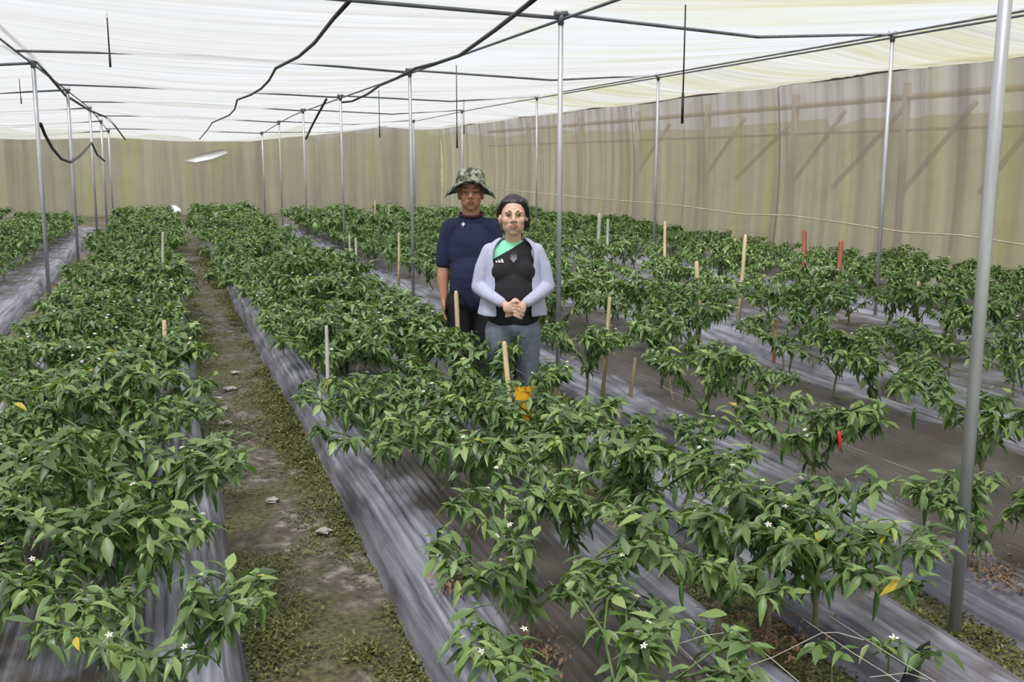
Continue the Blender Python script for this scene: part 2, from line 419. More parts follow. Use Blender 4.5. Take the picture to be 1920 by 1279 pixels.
# timber frame standing outside the right wall, seen through it
tf = empty('timber_frame', (WALL_X + 0.5, 15, 0))
tag(tf, 'dark timber framework with diagonal braces behind the right net wall', 'frame')
def bar(name, a, b_, w, mat, parent):
    a = np.array(a, float); b_ = np.array(b_, float); off = np.array(parent.location) if parent else np.zeros(3)
    mb = MB(); mb.tube([a - off, b_ - off], w, 4)
    return obj(name, mb.mesh(name, [mat], False), parent)
for y in (6.5, 10.0, 12.6, 15.4, 18.4, 21.6, 25, 29): bar('post', (WALL_X + .45, y, 0), (WALL_X + .45, y, 2.95), .075, 'old_timber', tf)
bar('rail', (WALL_X + .45, 3, 2.72), (WALL_X + .45, 33, 2.80), .05, 'old_timber', tf)
bar('rail', (WALL_X + .45, 3, 2.25), (WALL_X + .45, 33, 2.35), .035, 'old_timber', tf)
for y0, y1, z0, z1 in ((12.6, 11.2, 1.3, 2.6), (12.6, 14.2, 2.6, 1.4), (15.4, 14.0, 1.4, 2.6), (15.4, 17.2, 2.5, 1.5), (18.4, 17.0, 1.5, 2.6), (10.0, 11.0, 2.5, 1.4), (21.6, 20.0, 1.5, 2.6)):
    bar('brace', (WALL_X + .42, y0, z0), (WALL_X + .42, y1, z1), .05, 'old_timber', tf)
# beige rope along the right wall
mb = MB()
pts = [at_x(px, py, WALL_X - 0.12) for px, py in ((930, 355), (1020, 363), (1120, 373), (1270, 385), (1400, 403), (1480, 404), (1560, 415), (1700, 436), (1800, 441), (1920, 459))]
mb.tube(pts, 0.012, 5)
o = obj('wall_rope', mb.mesh('wall_rope', ['rope_beige'])); tag(o, 'long beige rope strung low along the right net wall', 'rope')
# bright light of a gap in the far wall, put in as a white sheet
mb = MB()
q = [at_y(px, py, FAR_Y - 0.045) for px, py in ((345, 302), (372, 289), (420, 279), (427, 287), (398, 298), (368, 304))]
q2 = [p + np.array([0, 0.03, 0]) for p in q]
mb.add(q + q2, [(0, 1, 2, 3, 4, 5), (11, 10, 9, 8, 7, 6)] + [(i, (i + 1) % 6, 6 + (i + 1) % 6, 6 + i) for i in range(6)])
o = obj('gap_sheet', mb.mesh('gap_sheet', ['white_plastic'], False)); tag(o, 'white sheet standing in for a slanted bright gap high on the far end wall', 'sheet')
# white bundle at path end
p = at_z(326, 404, 0.03)
mb = MB()
for k in range(9):
    a = k * 0.7
    mb.tube([p + np.array([0.14 * math.cos(a), 0.1 * math.sin(a), 0.0]), p + np.array([0.18 * math.cos(a + .4), 0.1 * math.sin(a), 0.16]), p + np.array([0.05 * math.cos(a), 0.05 * math.sin(a), 0.26 + 0.03 * (k % 3)])], [0.07, 0.10, 0.04], 7)
o = obj('plastic_bundle', mb.mesh('plastic_bundle', ['white_plastic'])); tag(o, 'crumpled white plastic bundle at the far end of the muddy path', 'bundle')

# ------------------------------------------------------------------ posts, beams, hoses
ORD = ['nearest', 'second', 'third', 'fourth', 'fifth', 'sixth', 'seventh', 'eighth', 'ninth', 'tenth', 'eleventh', 'twelfth', 'thirteenth', 'fourteenth']
def post(x, y, label, group, r=0.027, lean=(0, 0)):
    top = float(roof_h(np.array(x), np.array(y)))
    e = empty('galvanised_post', (x, y, 0))
    mb = MB(); mb.tube([(0, 0, -0.1), (lean[0] * .5, lean[1] * .5, top / 2), (lean[0], lean[1], top)], r, 10)
    obj('pole', mb.mesh('pole', ['galvanised']), e)
    mb = MB(); mb.tube([(lean[0] - .05, lean[1], top - 0.015), (lean[0] + .05, lean[1], top - 0.015)], r * 1.45, 8)
    mb.tube([(lean[0], lean[1], top - 0.1), (lean[0], lean[1], top + 0.0)], r * 1.3, 8)
    obj('clamp', mb.mesh('clamp', ['beam_dark']), e)
    tag(e, label, 'post', group)
    return e
for i, y in enumerate(POST_Y):
    n = ORD[i]
    post(3.0 if i else 2.82, y, f'{n} galvanised post from the camera in the pole line right of the couple' if i else 'nearest thick galvanised post standing in the mossy furrow on the right', 'galvanised posts of the middle line', 0.020 if i else 0.0235)
for i, y in enumerate([14.2, 19.2, 25.0, 29.5, 33.5]):
    post(-1.45, y, f'{ORD[i]} galvanised post in the pole line left of the muddy path', 'galvanised posts of the left line', lean=(0.03, 0))
for i, y in enumerate([4.2, 9.64, 15.3, 21.0, 26.8, 32.4]):
    if i == 0: continue
    post(7.75, y, f'{ORD[i-1]} galvanised post in the right pole line near the net wall', 'galvanised posts of the right line', 0.022)
for i, y in enumerate([22.0, 26.5, 31.5]):
    post(-6.0, y, f'{ORD[i]} slim post in the outer line at the far left', 'slim posts at the far left', 0.024)
def wire(name, pts, r, mat, label, cat, group=None, sides=6):
    mb = MB(); mb.tube(pts, r, sides)
    o = obj(name, mb.mesh(name, [mat])); tag(o, label, cat, group); return o
def rh(x, y): return float(roof_h(np.array(float(x)), np.array(float(y))))
bl = ['nearest cross beam pipe', 'second cross beam pipe', 'third cross beam pipe', 'fourth cross beam pipe', 'fifth cross beam pipe', 'sixth cross beam pipe', 'seventh cross beam pipe']
for i, y in enumerate(POST_Y):
    if i == 0: continue
    xs = np.array([-1.45, 0.5, 3.0])
    wire('cross_beam', [(x, y, rh(x, y) - (0.05 if x != .5 else (-.02 if i in (2, 4, 5) else .03))) for x in xs], 0.016, 'beam_dark', f'{bl[i-1]} spanning the roof from middle pole line to the left', 'beam', 'roof cross beams of the middle aisle')
    y2 = [0, 9.64, 15.3, 21.0, 26.8, 32.4, 36.5][i]
    wire('cross_beam', [(3.0, y, rh(3, y) - 0.02), (5.4, (y + y2) / 2, (rh(3, y) + rh(7.75, y2)) / 2 - 0.12), (7.75, y2, rh(7.75, y2) - 0.02)], 0.016, 'beam_dark', f'{bl[i-1]} running from the middle pole line to the right pole line', 'beam', 'roof cross beams of the right aisle')
for i, y in enumerate([14.2, 19.2, 25.0, 29.5, 33.5]):
    wire('cross_beam', [(-6, y + 1.5, rh(-6, y) - 0.06), (-3.7, y + .75, rh(-3.7, y) - .15), (-1.45, y, rh(-1.45, y) - 0.05)], 0.02, 'beam_dark', f'{bl[i]} leaving the left pole line toward the far left', 'beam', 'roof cross beams of the left aisle')
for x, nm in ((-1.45, 'left'), (3.0, 'middle'), (7.75, 'right')):
    yy = np.arange(3.0, 34, 1.2)
    wire('ridge_wire', [(x + 0.02, y, rh(x, y) - 0.055) for y in yy], 0.012, 'beam_dark', f'dark steel wire along the tops of the {nm} pole line', 'wire', 'roof wires along the pole lines')
# right pair of wires is doubled
wire('ridge_wire', [(7.5, y, rh(7.6, y) - 0.06) for y in np.arange(5, 20, 1.0)], 0.012, 'beam_dark', 'second dark wire running close beside the right pole line tops', 'wire', 'roof wires along the pole lines')
def roof_px(pts, y0=None, dz=-0.06):
    """pixels on the roof plane -> points just under the roof"""
    out = []
    for px, py in pts:
        d = _ray(px, py); t = 8.0
        for _ in range(30):
            p = VC + d * t; t += (rh(p[0], p[1]) + dz - p[2]) / (d[2] if abs(d[2]) > .02 else .02) * 0.6
            t = min(max(t, 2.0), 36)
        out.append(VC + d * t)
    return out
wire('overhead_hose', roof_px([(655, 2), (625, 35), (590, 80), (560, 106), (517, 128), (505, 150), (490, 166), (470, 178), (445, 187), (440, 205), (430, 216), (398, 230), (388, 245), (374, 261)], dz=-0.18), 0.016, 'black_hose', 'wavy black hose running under the roof above the muddy path', 'hose', 'black overhead hoses')
wire('overhead_hose', roof_px([(1005, -4), (985, 12), (930, 55), (862, 104), (820, 118), (780, 128), (745, 146), (712, 160), (690, 176), (660, 190), (640, 192)], dz=-0.10), 0.018, 'black_hose', 'thick black hose drooping beside the middle pole line tops', 'hose', 'black overhead hoses')
wire('overhead_hose', [at_y(px, py, y) for px, py, y in ((-20, 32, 12.5), (0, 50, 13.0), (63, 108, 14.2), (122, 178, 19.2), (168, 207, 24.5), (205, 222, 29.5), (235, 262, 33))], 0.024, 'black_hose', 'thick black hose along the tops of the left pole line', 'hose', 'black overhead hoses')
wire('overhead_hose', [at_y(px, py, y) for px, py, y in ((76, 232, 14.2), (84, 252, 14.6), (98, 278, 15.5), (115, 298, 16.8), (132, 304, 18.0), (150, 292, 20), (172, 268, 22), (182, 290, 23.5), (196, 302, 25))], 0.022, 'black_hose', 'slack black hose looping down from the nearest left pole', 'hose', 'black overhead hoses')
wire('overhead_hose', [at_y(px, py, y) for px, py, y in ((612, 186, 17.9), (596, 215, 18.5), (583, 240, 19.5), (574, 260, 21))], 0.022, 'black_hose', 'short black hose hanging from the third cross beam', 'hose', 'black overhead hoses')
def dropper(px, y0, y1, dep, label):
    b_ = at_d(px, y1, dep); a = np.array([b_[0], b_[1], rh(b_[0], b_[1]) - .05])
    e = empty('sprinkler_tube', a)
    mb = MB(); mb.tube([(0, 0, 0), (b_ - a) * 0.8], 0.006, 5); obj('tube', mb.mesh('tube', ['black_hose']), e)
    mb = MB(); mb.tube([(b_ - a) * 0.74, (b_ - a)], 0.010, 6); obj('weight', mb.mesh('weight', ['black_hose']), e)
    tag(e, label, 'sprinkler tube', 'sprinkler tubes hanging from the roof')
dropper(1279, -20, 232, 7.6, 'longest black sprinkler tube hanging from the roof right of the couple')
dropper(857, 110, 278, 12.0, 'black sprinkler tube hanging above the man in the hat')
dropper(712, 158, 258, 16.0, 'short black sprinkler tube hanging left of the second middle post')
dropper(870, 203, 252, 20.0, 'tiny sprinkler tube hanging just right of the one above the man')
dropper(40, 118, 195, 15.0, 'black sprinkler tube hanging at the upper left beside the pole')
dropper(207, -20, 126, 8.2, 'thin knotted sprinkler tube at the upper left of the roof')

# ------------------------------------------------------------------ stakes
def stake(top, bot, w, mat, label, z=BED_H - 0.05, group='planting stakes', dep=None):
    b_ = at_z(bot[0], bot[1], z)
    d = proj(b_)[2]
    t = at_d(top[0], top[1], d)
    v = t - b_
    e = empty('wooden_stake', b_)
    r = w * .38 / FPX * d
    mb = MB(); mb.tube([-v * 0.08, v * 0.5 + np.array([r * .3, 0, 0]), v * 0.97, v], [r, r * .98, r * .95, r * .6], 6)
    obj('shaft', mb.mesh('shaft', [mat], False), e)
    tag(e, label, 'stake', group)
STK = [
 ((612, 610), (615, 808), 10, 'grey_stake', 'pale squared stake beside the small isolated plant right of the path'),
 ((855, 545), (862, 760), 12, 'bamboo', 'bamboo stake standing in front of the man in the navy shirt'),
 ((945, 640), (962, 850), 14, 'bamboo', 'leaning pale bamboo stake in front of the grey trousers'),
 ((1143, 557), (1130, 740), 10, 'bamboo', 'tall leaning bamboo stake just right of the second middle post'),
 ((1192, 670), (1180, 752), 9, 'bamboo', 'short slanted bamboo stick on the dark mulch right of the tall stake'),
 ((1332, 735), (1311, 822), 9, 'bamboo', 'slanted thin stick propping the plant on the dark mulch'),
 ((1306, 490), (1310, 640), 12, 'bamboo', 'bamboo stake in the right field below the wall rope'),
 ((1398, 440), (1383, 610), 10, 'bamboo', 'tallest leaning bamboo stake in the right field'),
 ((1247, 415), (1244, 540), 8, 'bamboo', 'thin bamboo stake by the second right-line post'),
 ((1124, 400), (1118, 520), 9, 'grey_stake', 'thick grey stake left of its thinner twin behind the second middle post'),
 ((1140, 411), (1136, 520), 7, 'grey_stake', 'thin pale stake paired with a thicker grey one'),
 ((1508, 432), (1505, 540), 12, 'red_stake', 'shorter red brown stake against the right net wall'),
 ((1577, 450), (1567, 590), 13, 'red_stake', 'taller red brown stake in the right field'),
 ((1722, 527), (1717, 640), 9, 'bamboo', 'short bamboo stake beside the dark bush on the right'),
 ((1374, 424), (1374, 500), 4, 'bamboo', 'very thin stick by the right wall left of the tallest stake'),
 ((308, 600), (310, 770), 13, 'bamboo', 'brown bamboo stake on the left edge of the muddy path'),
 ((305, 435), (305, 600), 7, 'grey_stake', 'farther pale stake standing in the left row behind the brown one'),
 ((486, 458), (488, 540), 9, 'orange_stake', 'orange stake poking out of the dense row right of the path'),
 ((103, 535), (102, 600), 7, 'red_stake', 'small reddish stake beside the nearest left pole'),
 ((655, 440), (656, 540), 5, 'grey_stake', 'left one of three thin stakes in the far middle row'),
 ((667, 446), (668, 545), 6, 'grey_stake', 'middle one of three thin stakes in the far middle row'),
 ((748, 436), (747, 545), 7, 'bamboo', 'right one of three thin stakes in the far middle row'),
 ((1150, 1046), (1153, 1098), 12, 'orange_stake', 'short orange brown peg under the foliage near the trellis strings'),
 ((1454, 600), (1450, 690), 8, 'orange_stake', 'thin orange brown stick near the yellow leaves on the right'),
 ((703, 376), (703, 450), 4, 'bamboo', 'left one of two pale sticks in the far right rows'),
 ((729, 384), (729, 455), 4, 'bamboo', 'right one of two pale sticks in the far right rows'),
 ((405, 398), (405, 470), 4, 'grey_stake', 'slender grey stick at the far end of the row right of the path'),
 ((654, 795), (655, 812), 4, 'grey_stake', 'tiny peg at the foot of the small isolated plant'),
]
for s_ in STK: stake(*s_)

# ------------------------------------------------------------------ chili plants
rs = np.random.RandomState(7)
def leaf_tpl(detail, droop=0.35, fold=0.22, wid=0.40):
    ts = [0.0, 0.16, 0.42, 0.72, 1.0] if detail else [0.0, 0.42, 1.0]
    ws = [0.03, 0.30, 0.5, 0.32, 0.02] if detail else [0.03, 0.5, 0.02]
    V = []
    for t, w in zip(ts, ws):
        w *= wid; y = t; z = -droop * t * t
        V += [(-w, y, z + fold * w), (0, y, z), (w, y, z + fold * w)]
    F = []
    for i in range(len(ts) - 1):
        a = i * 3
        F += [(a, a + 1, a + 4, a + 3), (a + 1, a + 2, a + 5, a + 4)]
    return np.array(V), np.array(F)
LEAF_HI = [leaf_tpl(True, 0.30, .35, .38), leaf_tpl(True, 0.5, .6, .31), leaf_tpl(True, 0.15, .25, .42)]
LEAF_LO = leaf_tpl(False, 0.35, .4, .44)
def leaf_mat3(az, pitch, roll, length):
    m = Matrix.Rotation(az, 3, 'Z') @ Matrix.Rotation(pitch, 3, 'X') @ Matrix.Rotation(roll, 3, 'Y')
    return np.array(m) * length
def gen_plant(seed, size=1.0, bare=0.5):
    """skeleton of a chili plant: (branches, leaves, tips); leaves are (pos, 3x3, variant)"""
    r = np.random.RandomState(seed)
    br, lv, tips = [], [], []
    fork = np.array([r.uniform(-.05, .05), r.uniform(-.05, .05), r.uniform(.13, .21)])
    br.append((np.zeros(3), fork, .011, .009))
    def leaf(p, az, pitch=None, ln=None):
        pitch = r.uniform(-0.95, 0.12) if pitch is None else pitch
        ln = r.uniform(.055, .10) if ln is None else ln
        lv.append((np.array(p), leaf_mat3(az, pitch, r.uniform(-.5, .5), ln), r.randint(3)))
    def grow(p, az, el, lvl):
        ln = [.15, .135, .115, .085][lvl] * r.uniform(.8, 1.2)
        q = p + ln * np.array([math.cos(az) * math.cos(el), math.sin(az) * math.cos(el), math.sin(el)])
        rr = [.0075, .006, .0045, .0035][lvl]
        br.append((p, q, rr, rr * .8))
        for _ in range((5, 6, 6, 5)[lvl]):
            f = r.uniform(.05, 1)
            leaf(p + (q - p) * f, r.uniform(0, 6.283), r.uniform(-1.25, .1) if lvl < 2 else None)
        if lvl == 3:
            tips.append(q)
            k = r.randint(6, 9); a0 = r.uniform(0, 6.28)
            for j in range(k):
                leaf(q + r.normal(0, .012, 3), a0 + j * 6.283 / k + r.uniform(-.3, .3), r.uniform(-.85, .3) if j > 1 else r.uniform(-.2, .8), r.uniform(.045, .095))
            return
        sp = r.uniform(.35, .6)
        grow(q, az + sp, max(el - r.uniform(.1, .3), .0), lvl + 1)
        grow(q, az - sp * r.uniform(.7, 1.3), max(el - r.uniform(.0, .3), -.05), lvl + 1)
        if lvl == 1 and r.rand() < .35: grow(q, az + r.uniform(-.3, .3), el + .4, 3)
    a0 = r.uniform(0, 6.28)
    for j in range(3):
        grow(fork, a0 + j * 2.094 + r.uniform(-.3, .3), r.uniform(.65, 1.1), 0)
    grow(fork + [0, 0, .02], r.uniform(0, 6.28), 1.35, 1)
    br = [(a * size, b_ * size, c * size, d * size) for a, b_, c, d in br]
    lv = [(p * size, m * (0.75 + .25 * size), v) for p, m, v in lv]
    return br, lv, [t * size for t in tips]
def leaves_mesh(name, lv, hi, mat='leaf_green', seed=0, tints=None):
    r = np.random.RandomState(seed)
    Vs, Fs, Ts, n = [], [], [], 0
    groups = range(3) if hi else [None]
    for g in groups:
        sel = [x for x in lv if g is None or x[2] == g]
        if not sel: continue
        tv, tf_ = LEAF_HI[g] if hi else LEAF_LO
        P = np.array([x[0] for x in sel]); M = np.array([x[1] for x in sel])
        V = np.einsum('mij,vj->mvi', M, tv) + P[:, None]
        F = tf_[None] + (np.arange(len(sel)) * len(tv))[:, None, None] + n
        z = V[:, :, 2].mean(1)
        t = np.clip(r.beta(2, 2.2, len(sel)), 0, 1)
        Vs.append(V.reshape(-1, 3)); Fs.append(F.reshape(-1, 4)); Ts.append(np.repeat(t, len(tv)))
        n += V.shape[0] * V.shape[1]
    me = mesh_from(name, np.concatenate(Vs), np.concatenate(Fs), True, [mat])
    a = me.attributes.new('tint', 'FLOAT', 'POINT'); a.data.foreach_set('value', np.concatenate(Ts).astype(np.float32))
    return me
def stem_mesh(br, sides):
    mb = MB()
    for a, b_, r0, r1 in br:
        mb.tube([a, b_], [r0, r1], sides, False, 0 if r0 > .008 else 1)
    return mb.mesh('stem', ['stem_wood', 'stem_green'])
leaf_objs = []
for v in range(3):
    leaf_objs.append(mesh_from('leaf', LEAF_HI[v][0], LEAF_HI[v][1], True, ['leaf_single']))
yleaf = mesh_from('leaf', LEAF_HI[0][0], LEAF_HI[0][1], True, ['leaf_yellow'])
def fruit_mesh(mat):
    mb = MB()
    z = np.linspace(0, -1, 7)
    pts = np.stack([0.10 * np.sin(z * 2.5), 0.05 * z, z], 1)
    mb.tube(pts, [.055, .085, .09, .08, .062, .04, .008], 7, True, 0)
    mb.tube([(0, 0, .14), (0.01, 0, .06), (0, 0, 0.0)], [.018, .02, .05], 5, True, 1)
    return mb.mesh('fruit', [mat, 'stem_green'])
FR_G, FR_R = fruit_mesh('fruit_green'), fruit_mesh('fruit_red')
def flower_mesh():
    mb = MB()
    for k in range(5):
        a = k * 2 * math.pi / 5; c, s = math.cos(a), math.sin(a)
        loc = [(0.0, 0, 0), (.5, .22, .10), (1, 0, .05), (.5, -.22, .10)]
        mb.add([(x * c - y * s, x * s + y * c, z) for x, y, z in loc], [(0, 1, 2, 3)], 0)
    mb.lathe([(.16, 0.02), (.16, .2), (.02, .26)], 6, 1)
    return mb.mesh('flower', ['flower_white', 'flower_yellow'])
FLW = flower_mesh()

NV = 7
PROTO = []
for v in range(NV):
    br, lv, tips = gen_plant(100 + v, 1.0)
    r = np.random.RandomState(v)
    # the leaves that show largest: high and outward
    score = np.array([p[2] * 1.2 + math.hypot(p[0], p[1]) + r.uniform(0, .25) for p, m, _ in lv])
    order = np.argsort(-score)
    nsep = 84
    sep = [lv[i] for i in order[:nsep]]; rest = [lv[i] for i in order[nsep:]]
    flowers = [tips[i] + np.array([r.uniform(-.03, .03), r.uniform(-.03, .03), r.uniform(.0, .04)]) for i in r.permutation(len(tips))[:9]]
    fruits = [(tips[i] * np.array([.75, .75, .8]) + np.array([r.uniform(-.05, .05), r.uniform(-.05, .05), -.02]), r.uniform(.08, .12), r.uniform(0, 6.28), r.normal(0, .22)) for i in r.permutation(len(tips))[:12]]
    fmb = MB()
    for p in flowers[:4]:
        fmb.box(p, (.015, .015, .008))
    PROTO.append(dict(sep=sep, stem=stem_mesh(br, 6), stem_lo=stem_mesh([b_ for b_ in br if b_[2] > .005], 4), rest=leaves_mesh('foliage', rest, True, seed=v),
                      full=leaves_mesh('foliage', lv, True, seed=v + 50), lo=leaves_mesh('foliage', [l_ for i, l_ in enumerate(lv) if i % 5 != 4], False, seed=v + 90),
                      flowers=flowers, fruits=fruits, fl_lo=fmb.mesh('flowers', ['flower_white'], False), lv=lv))
def mat4(p, m3, sc=None):
    M = Matrix.Identity(4)
    for i in range(3):
        for j in range(3): M[i][j] = m3[i][j]
        M[i][3] = p[i]
    return M
plant_i = [0]
def plant(x, y, size, label, group, lod, rz=None, z=BED_H - 0.03, nfruit=3, nyellow=0, red=0, flat=1.0, nflower=6):
    i = plant_i[0]; plant_i[0] += 1
    r = random.Random(i * 13 + 5)
    pr = PROTO[i % NV]
    e = empty('chili_plant', (x, y, z), r.uniform(0, 6.28) if rz is None else rz)
    e.scale = (size, size, size * flat)
    tag(e, label, 'chili plant', group)
    if lod == 0:
        obj('stem', pr['stem'], e)
        f = obj('foliage', pr['rest'], e); f['kind'] = 'stuff'
        for k, (p, m, v) in enumerate(pr['sep']):
            o = obj('leaf', leaf_objs[v], e); o.matrix_local = mat4(p, m)
        for k in range(nyellow):
            p, m, v = pr['sep'][5 + k * 9 + (i * 7) % 6]
            o = obj('leaf', yleaf, e); o.matrix_local = mat4((p[0] * 1.05, p[1] * 1.05, p[2] + .012), m * 1.15); o['label'] = 'yellow withering leaf'
        for p in pr['flowers'][:nflower]:
            o = obj('flower', FLW, e); o.location = p; o.scale = (.013,) * 3; o.rotation_euler = (r.uniform(-.5, .5), r.uniform(-.5, .5), r.uniform(0, 6))
        for k, (p, ln, az, tilt) in enumerate(pr['fruits'][:nfruit]):
            o = obj('fruit', FR_R if k < red else FR_G, e); o.location = p; o.scale = (ln,) * 3; o.rotation_euler = (tilt, tilt * .5, az)
            o['label'] = 'red chili pepper' if k < red else 'long green chili pepper'
    elif lod == 1:
        obj('stem', pr['stem_lo'], e)
        f = obj('foliage', pr['full'], e); f['kind'] = 'stuff'
        f2 = obj('flowers', pr['fl_lo'], e); f2['kind'] = 'stuff'
    else:
        obj('stem', pr['stem_lo'], e)
        f = obj('foliage', pr['lo'], e); f['kind'] = 'stuff'
    return e
def in_view(x, y, z=0.4, m=90):
    u, v, w = proj((x, y, z))
    return w > 1.0 and -m < u < 1920 + m and v < 1279 + 190

# hand-placed plants near the camera: base pixel, size, label, options
HAND = [
 ((655, 806), 0.72, 'small isolated chili plant by the pale squared stake right of the path', dict(nfruit=2)),
 ((722, 898), 1.02, 'bushy chili plant with bare curved stem beside the ridged mulch', dict(nfruit=4, nyellow=1)),
 ((880, 985), 1.0, 'chili plant with hanging green peppers above the brown weed clump', dict(nfruit=8, nyellow=1)),
 ((985, 1215), 0.98, 'front chili plant with tall pale stem growing through the ridged mulch', dict(nfruit=4, nyellow=1, nflower=8)),
 ((1075, 1075), 0.9, 'flowering chili plant just behind the short orange brown peg', dict(nflower=9)),
 ((1210, 1040), 1.02, 'flowering chili plant left of the big pepper laden bush', dict(nflower=9)),
 ((1270, 960), 0.85, 'lighter chili plant with slender leaves at the edge of the dark mulch', dict(nflower=5)),
 ((1345, 1195), 1.0, 'left half of the big bush heavy with long green peppers', dict(nfruit=12, nyellow=1)),
 ((1530, 1160), 1.05, 'right half of the big bush with dark drooping leaves by the mossy furrow', dict(nfruit=9, nyellow=1)),
 ((1440, 1178), 0.95, 'middle of the big bush with a dead yellow leaf above the brown soil', dict(nfruit=12, nyellow=2)),
 ((1165, 1440), 0.95, 'cropped chili plant at the bottom edge among the trellis strings', dict(nfruit=4)),
 ((300, 1400), 0.9, 'bright leaved chili plant cropped at the bottom left edge', dict(nyellow=2)),
 ((860, 800), 1.0, 'leafy chili plant in front of the man and the bamboo stake', dict()),
 ((770, 770), 1.0, 'dense chili plant left of the bamboo stake in front of the man', dict()),
 ((960, 815), 0.98, 'leafy chili plant covering the grey trousers', dict(nflower=7)),
 ((935, 895), 0.92, 'chili plant directly below the yellow sticky trap', dict(nfruit=4, red=1)),
 ((1050, 900), 0.95, 'white flowering chili plant right of the yellow sticky trap', dict(nflower=9)),
 ((820, 860), 0.95, 'chili plant between the curved stem plant and the sticky trap', dict(nfruit=4)),
 ((1100, 735), 0.95, 'chili plant at the foot of the second middle post', dict()),
 ((1262, 745), 0.98, 'first bushy plant on the dark mulch right of the tall leaning stake', dict()),
 ((1322, 818), 1.02, 'chili plant held by a slanted stick on the dark mulch', dict(nfruit=4)),
 ((1420, 800), 0.72, 'small chili plant behind the red pepper on the dark mulch', dict()),
 ((1522, 912), 1.0, 'chili plant with one red pepper and hanging green peppers', dict(nfruit=10, red=1, nyellow=1)),
 ((1838, 1072), 0.85, 'chili plant beside the nearest post on the dark mulch', dict(nyellow=1)),
 ((1842, 905), 1.1, 'bright green chili plant behind the nearest post', dict()),
 ((1640, 782), 0.95, 'browning chili plant at the bend of the open mulch', dict()),
 ((1560, 742), 0.92, 'low chili plant behind the red pepper plant', dict()),
 ((1690, 735), 0.88, 'chili plant left of the silvery open mulch', dict()),
 ((1470, 690), 0.95, 'chili plant with a few yellow leaves in the right field', dict(nyellow=4)),
 ((1900, 742), 0.95, 'yellowish green chili plant at the right edge of the picture', dict()),
 ((1770, 668), 0.85, 'chili plant left of the nearest post above the open mulch', dict()),
]
count_single = 0
placed = []
for (px, py), size, lab, kw in HAND:
    p = at_z(px, py, BED_H)
    lod = 0 if p[1] < 6.6 else 1
    plant(p[0], p[1], size, lab, 'chili plants in the near field', lod, **kw); placed.append(p)
    count_single += 1
# regular rows
ROWS = [  # x, first y, spacing, name in labels, hedge size, skip chance
 (-0.66, 2.6, .44, 'outer line of the dense left row', 0.98, .03),
 (-0.18, 2.9, .46, 'line along the left bank of the path', 1.02, .05),
 (1.08, 7.0, .45, 'line along the right bank of the path', 1.12, .03),
 (1.62, 6.9, .45, 'line behind the right bank of the path', 1.10, .04),
 (3.25, 8.3, .48, 'first line beyond the middle posts', 1.05, .08),
 (4.15, 7.2, .48, 'second line beyond the middle posts', 1.02, .15),
 (5.6, 7.6, .5, 'left line of the silvery bed', 1.0, .22),
 (6.7, 6.6, .5, 'right line of the silvery bed', 1.0, .25),
 (8.3, 6.9, .46, 'line next to last before the net wall', .86, .06),
 (9.2, 7.5, .46, 'last line against the net wall', .88, .06),
 (-2.2, 12.0, .55, 'line just beyond the left poles', .9, .15),
 (-2.8, 12.0, .55, 'second line beyond the left poles', .95, .12),
 (-3.9, 15.0, .55, 'third line beyond the left poles', .95, .1),
 (-5.6, 17.0, .6, 'fourth line beyond the left poles', .95, .1),
 (-7.5, 20.0, .6, 'outermost line at the far left', .95, .1),
]
cand = []
rr = random.Random(4)
for ri, (x, y0, sp, nm, sz, skip) in enumerate(ROWS):
    y = y0; k = 0
    while y < Y_END:
        xx = x + rr.uniform(-.08, .08); s_ = sz * rr.uniform(.85, 1.15)
        drop = rr.random() < skip
        if not drop and in_view(xx, y):
            if all((xx - p[0]) ** 2 + (y - p[1]) ** 2 > .14 for p in placed if p[1] > 2) and not (1.75 < xx < 2.4 and 5.5 < y < 7.8):
                cand.append((proj((xx, y, .4))[2], ri, xx, y, s_))
        y += sp * rr.uniform(.85, 1.15)
cand.sort()
per_row = {}
rest_lv = []
for n_, (d, ri, xx, y, s_) in enumerate(cand):
    nm = ROWS[ri][3]
    if count_single < 300:
        k = per_row.get(ri, 0); per_row[ri] = k + 1
        if k < 14:
            lab = f'{"first" if k == 0 else ORD[k]} chili plant from the front, {nm}'
            grp = None
        else:
            lab = f'distant merging chili plant, {nm}'
        lod = 0 if d < 6.2 else (1 if d < 13 else 2)
        plant(xx, y, s_, lab, 'row plants: ' + nm, lod, nfruit=3 if ri > 1 else 5, nyellow=1 if (lod == 0 and k % 2 == 0) else 0, nflower=5)
        count_single += 1
    else:
        pr = PROTO[n_ % NV]; r = random.Random(n_); a = r.uniform(0, 6.28)
        Rz = np.array(Matrix.Rotation(a, 3, 'Z'))
        for p, m, v in pr['lv'][::2]:
            rest_lv.append((Rz @ (p * s_) + np.array([xx, y, BED_H - .03]), Rz @ m * 1.45 * s_, v))
if rest_lv:
    o = obj('far_chili_plants', leaves_mesh('far_chili_plants', rest_lv, False, seed=3)); tag(o, 'mass of small far chili plants filling the back of the field', 'chili plants', kind='stuff')
print('plants', count_single, 'rest', len(cand) + len(HAND) - count_single)

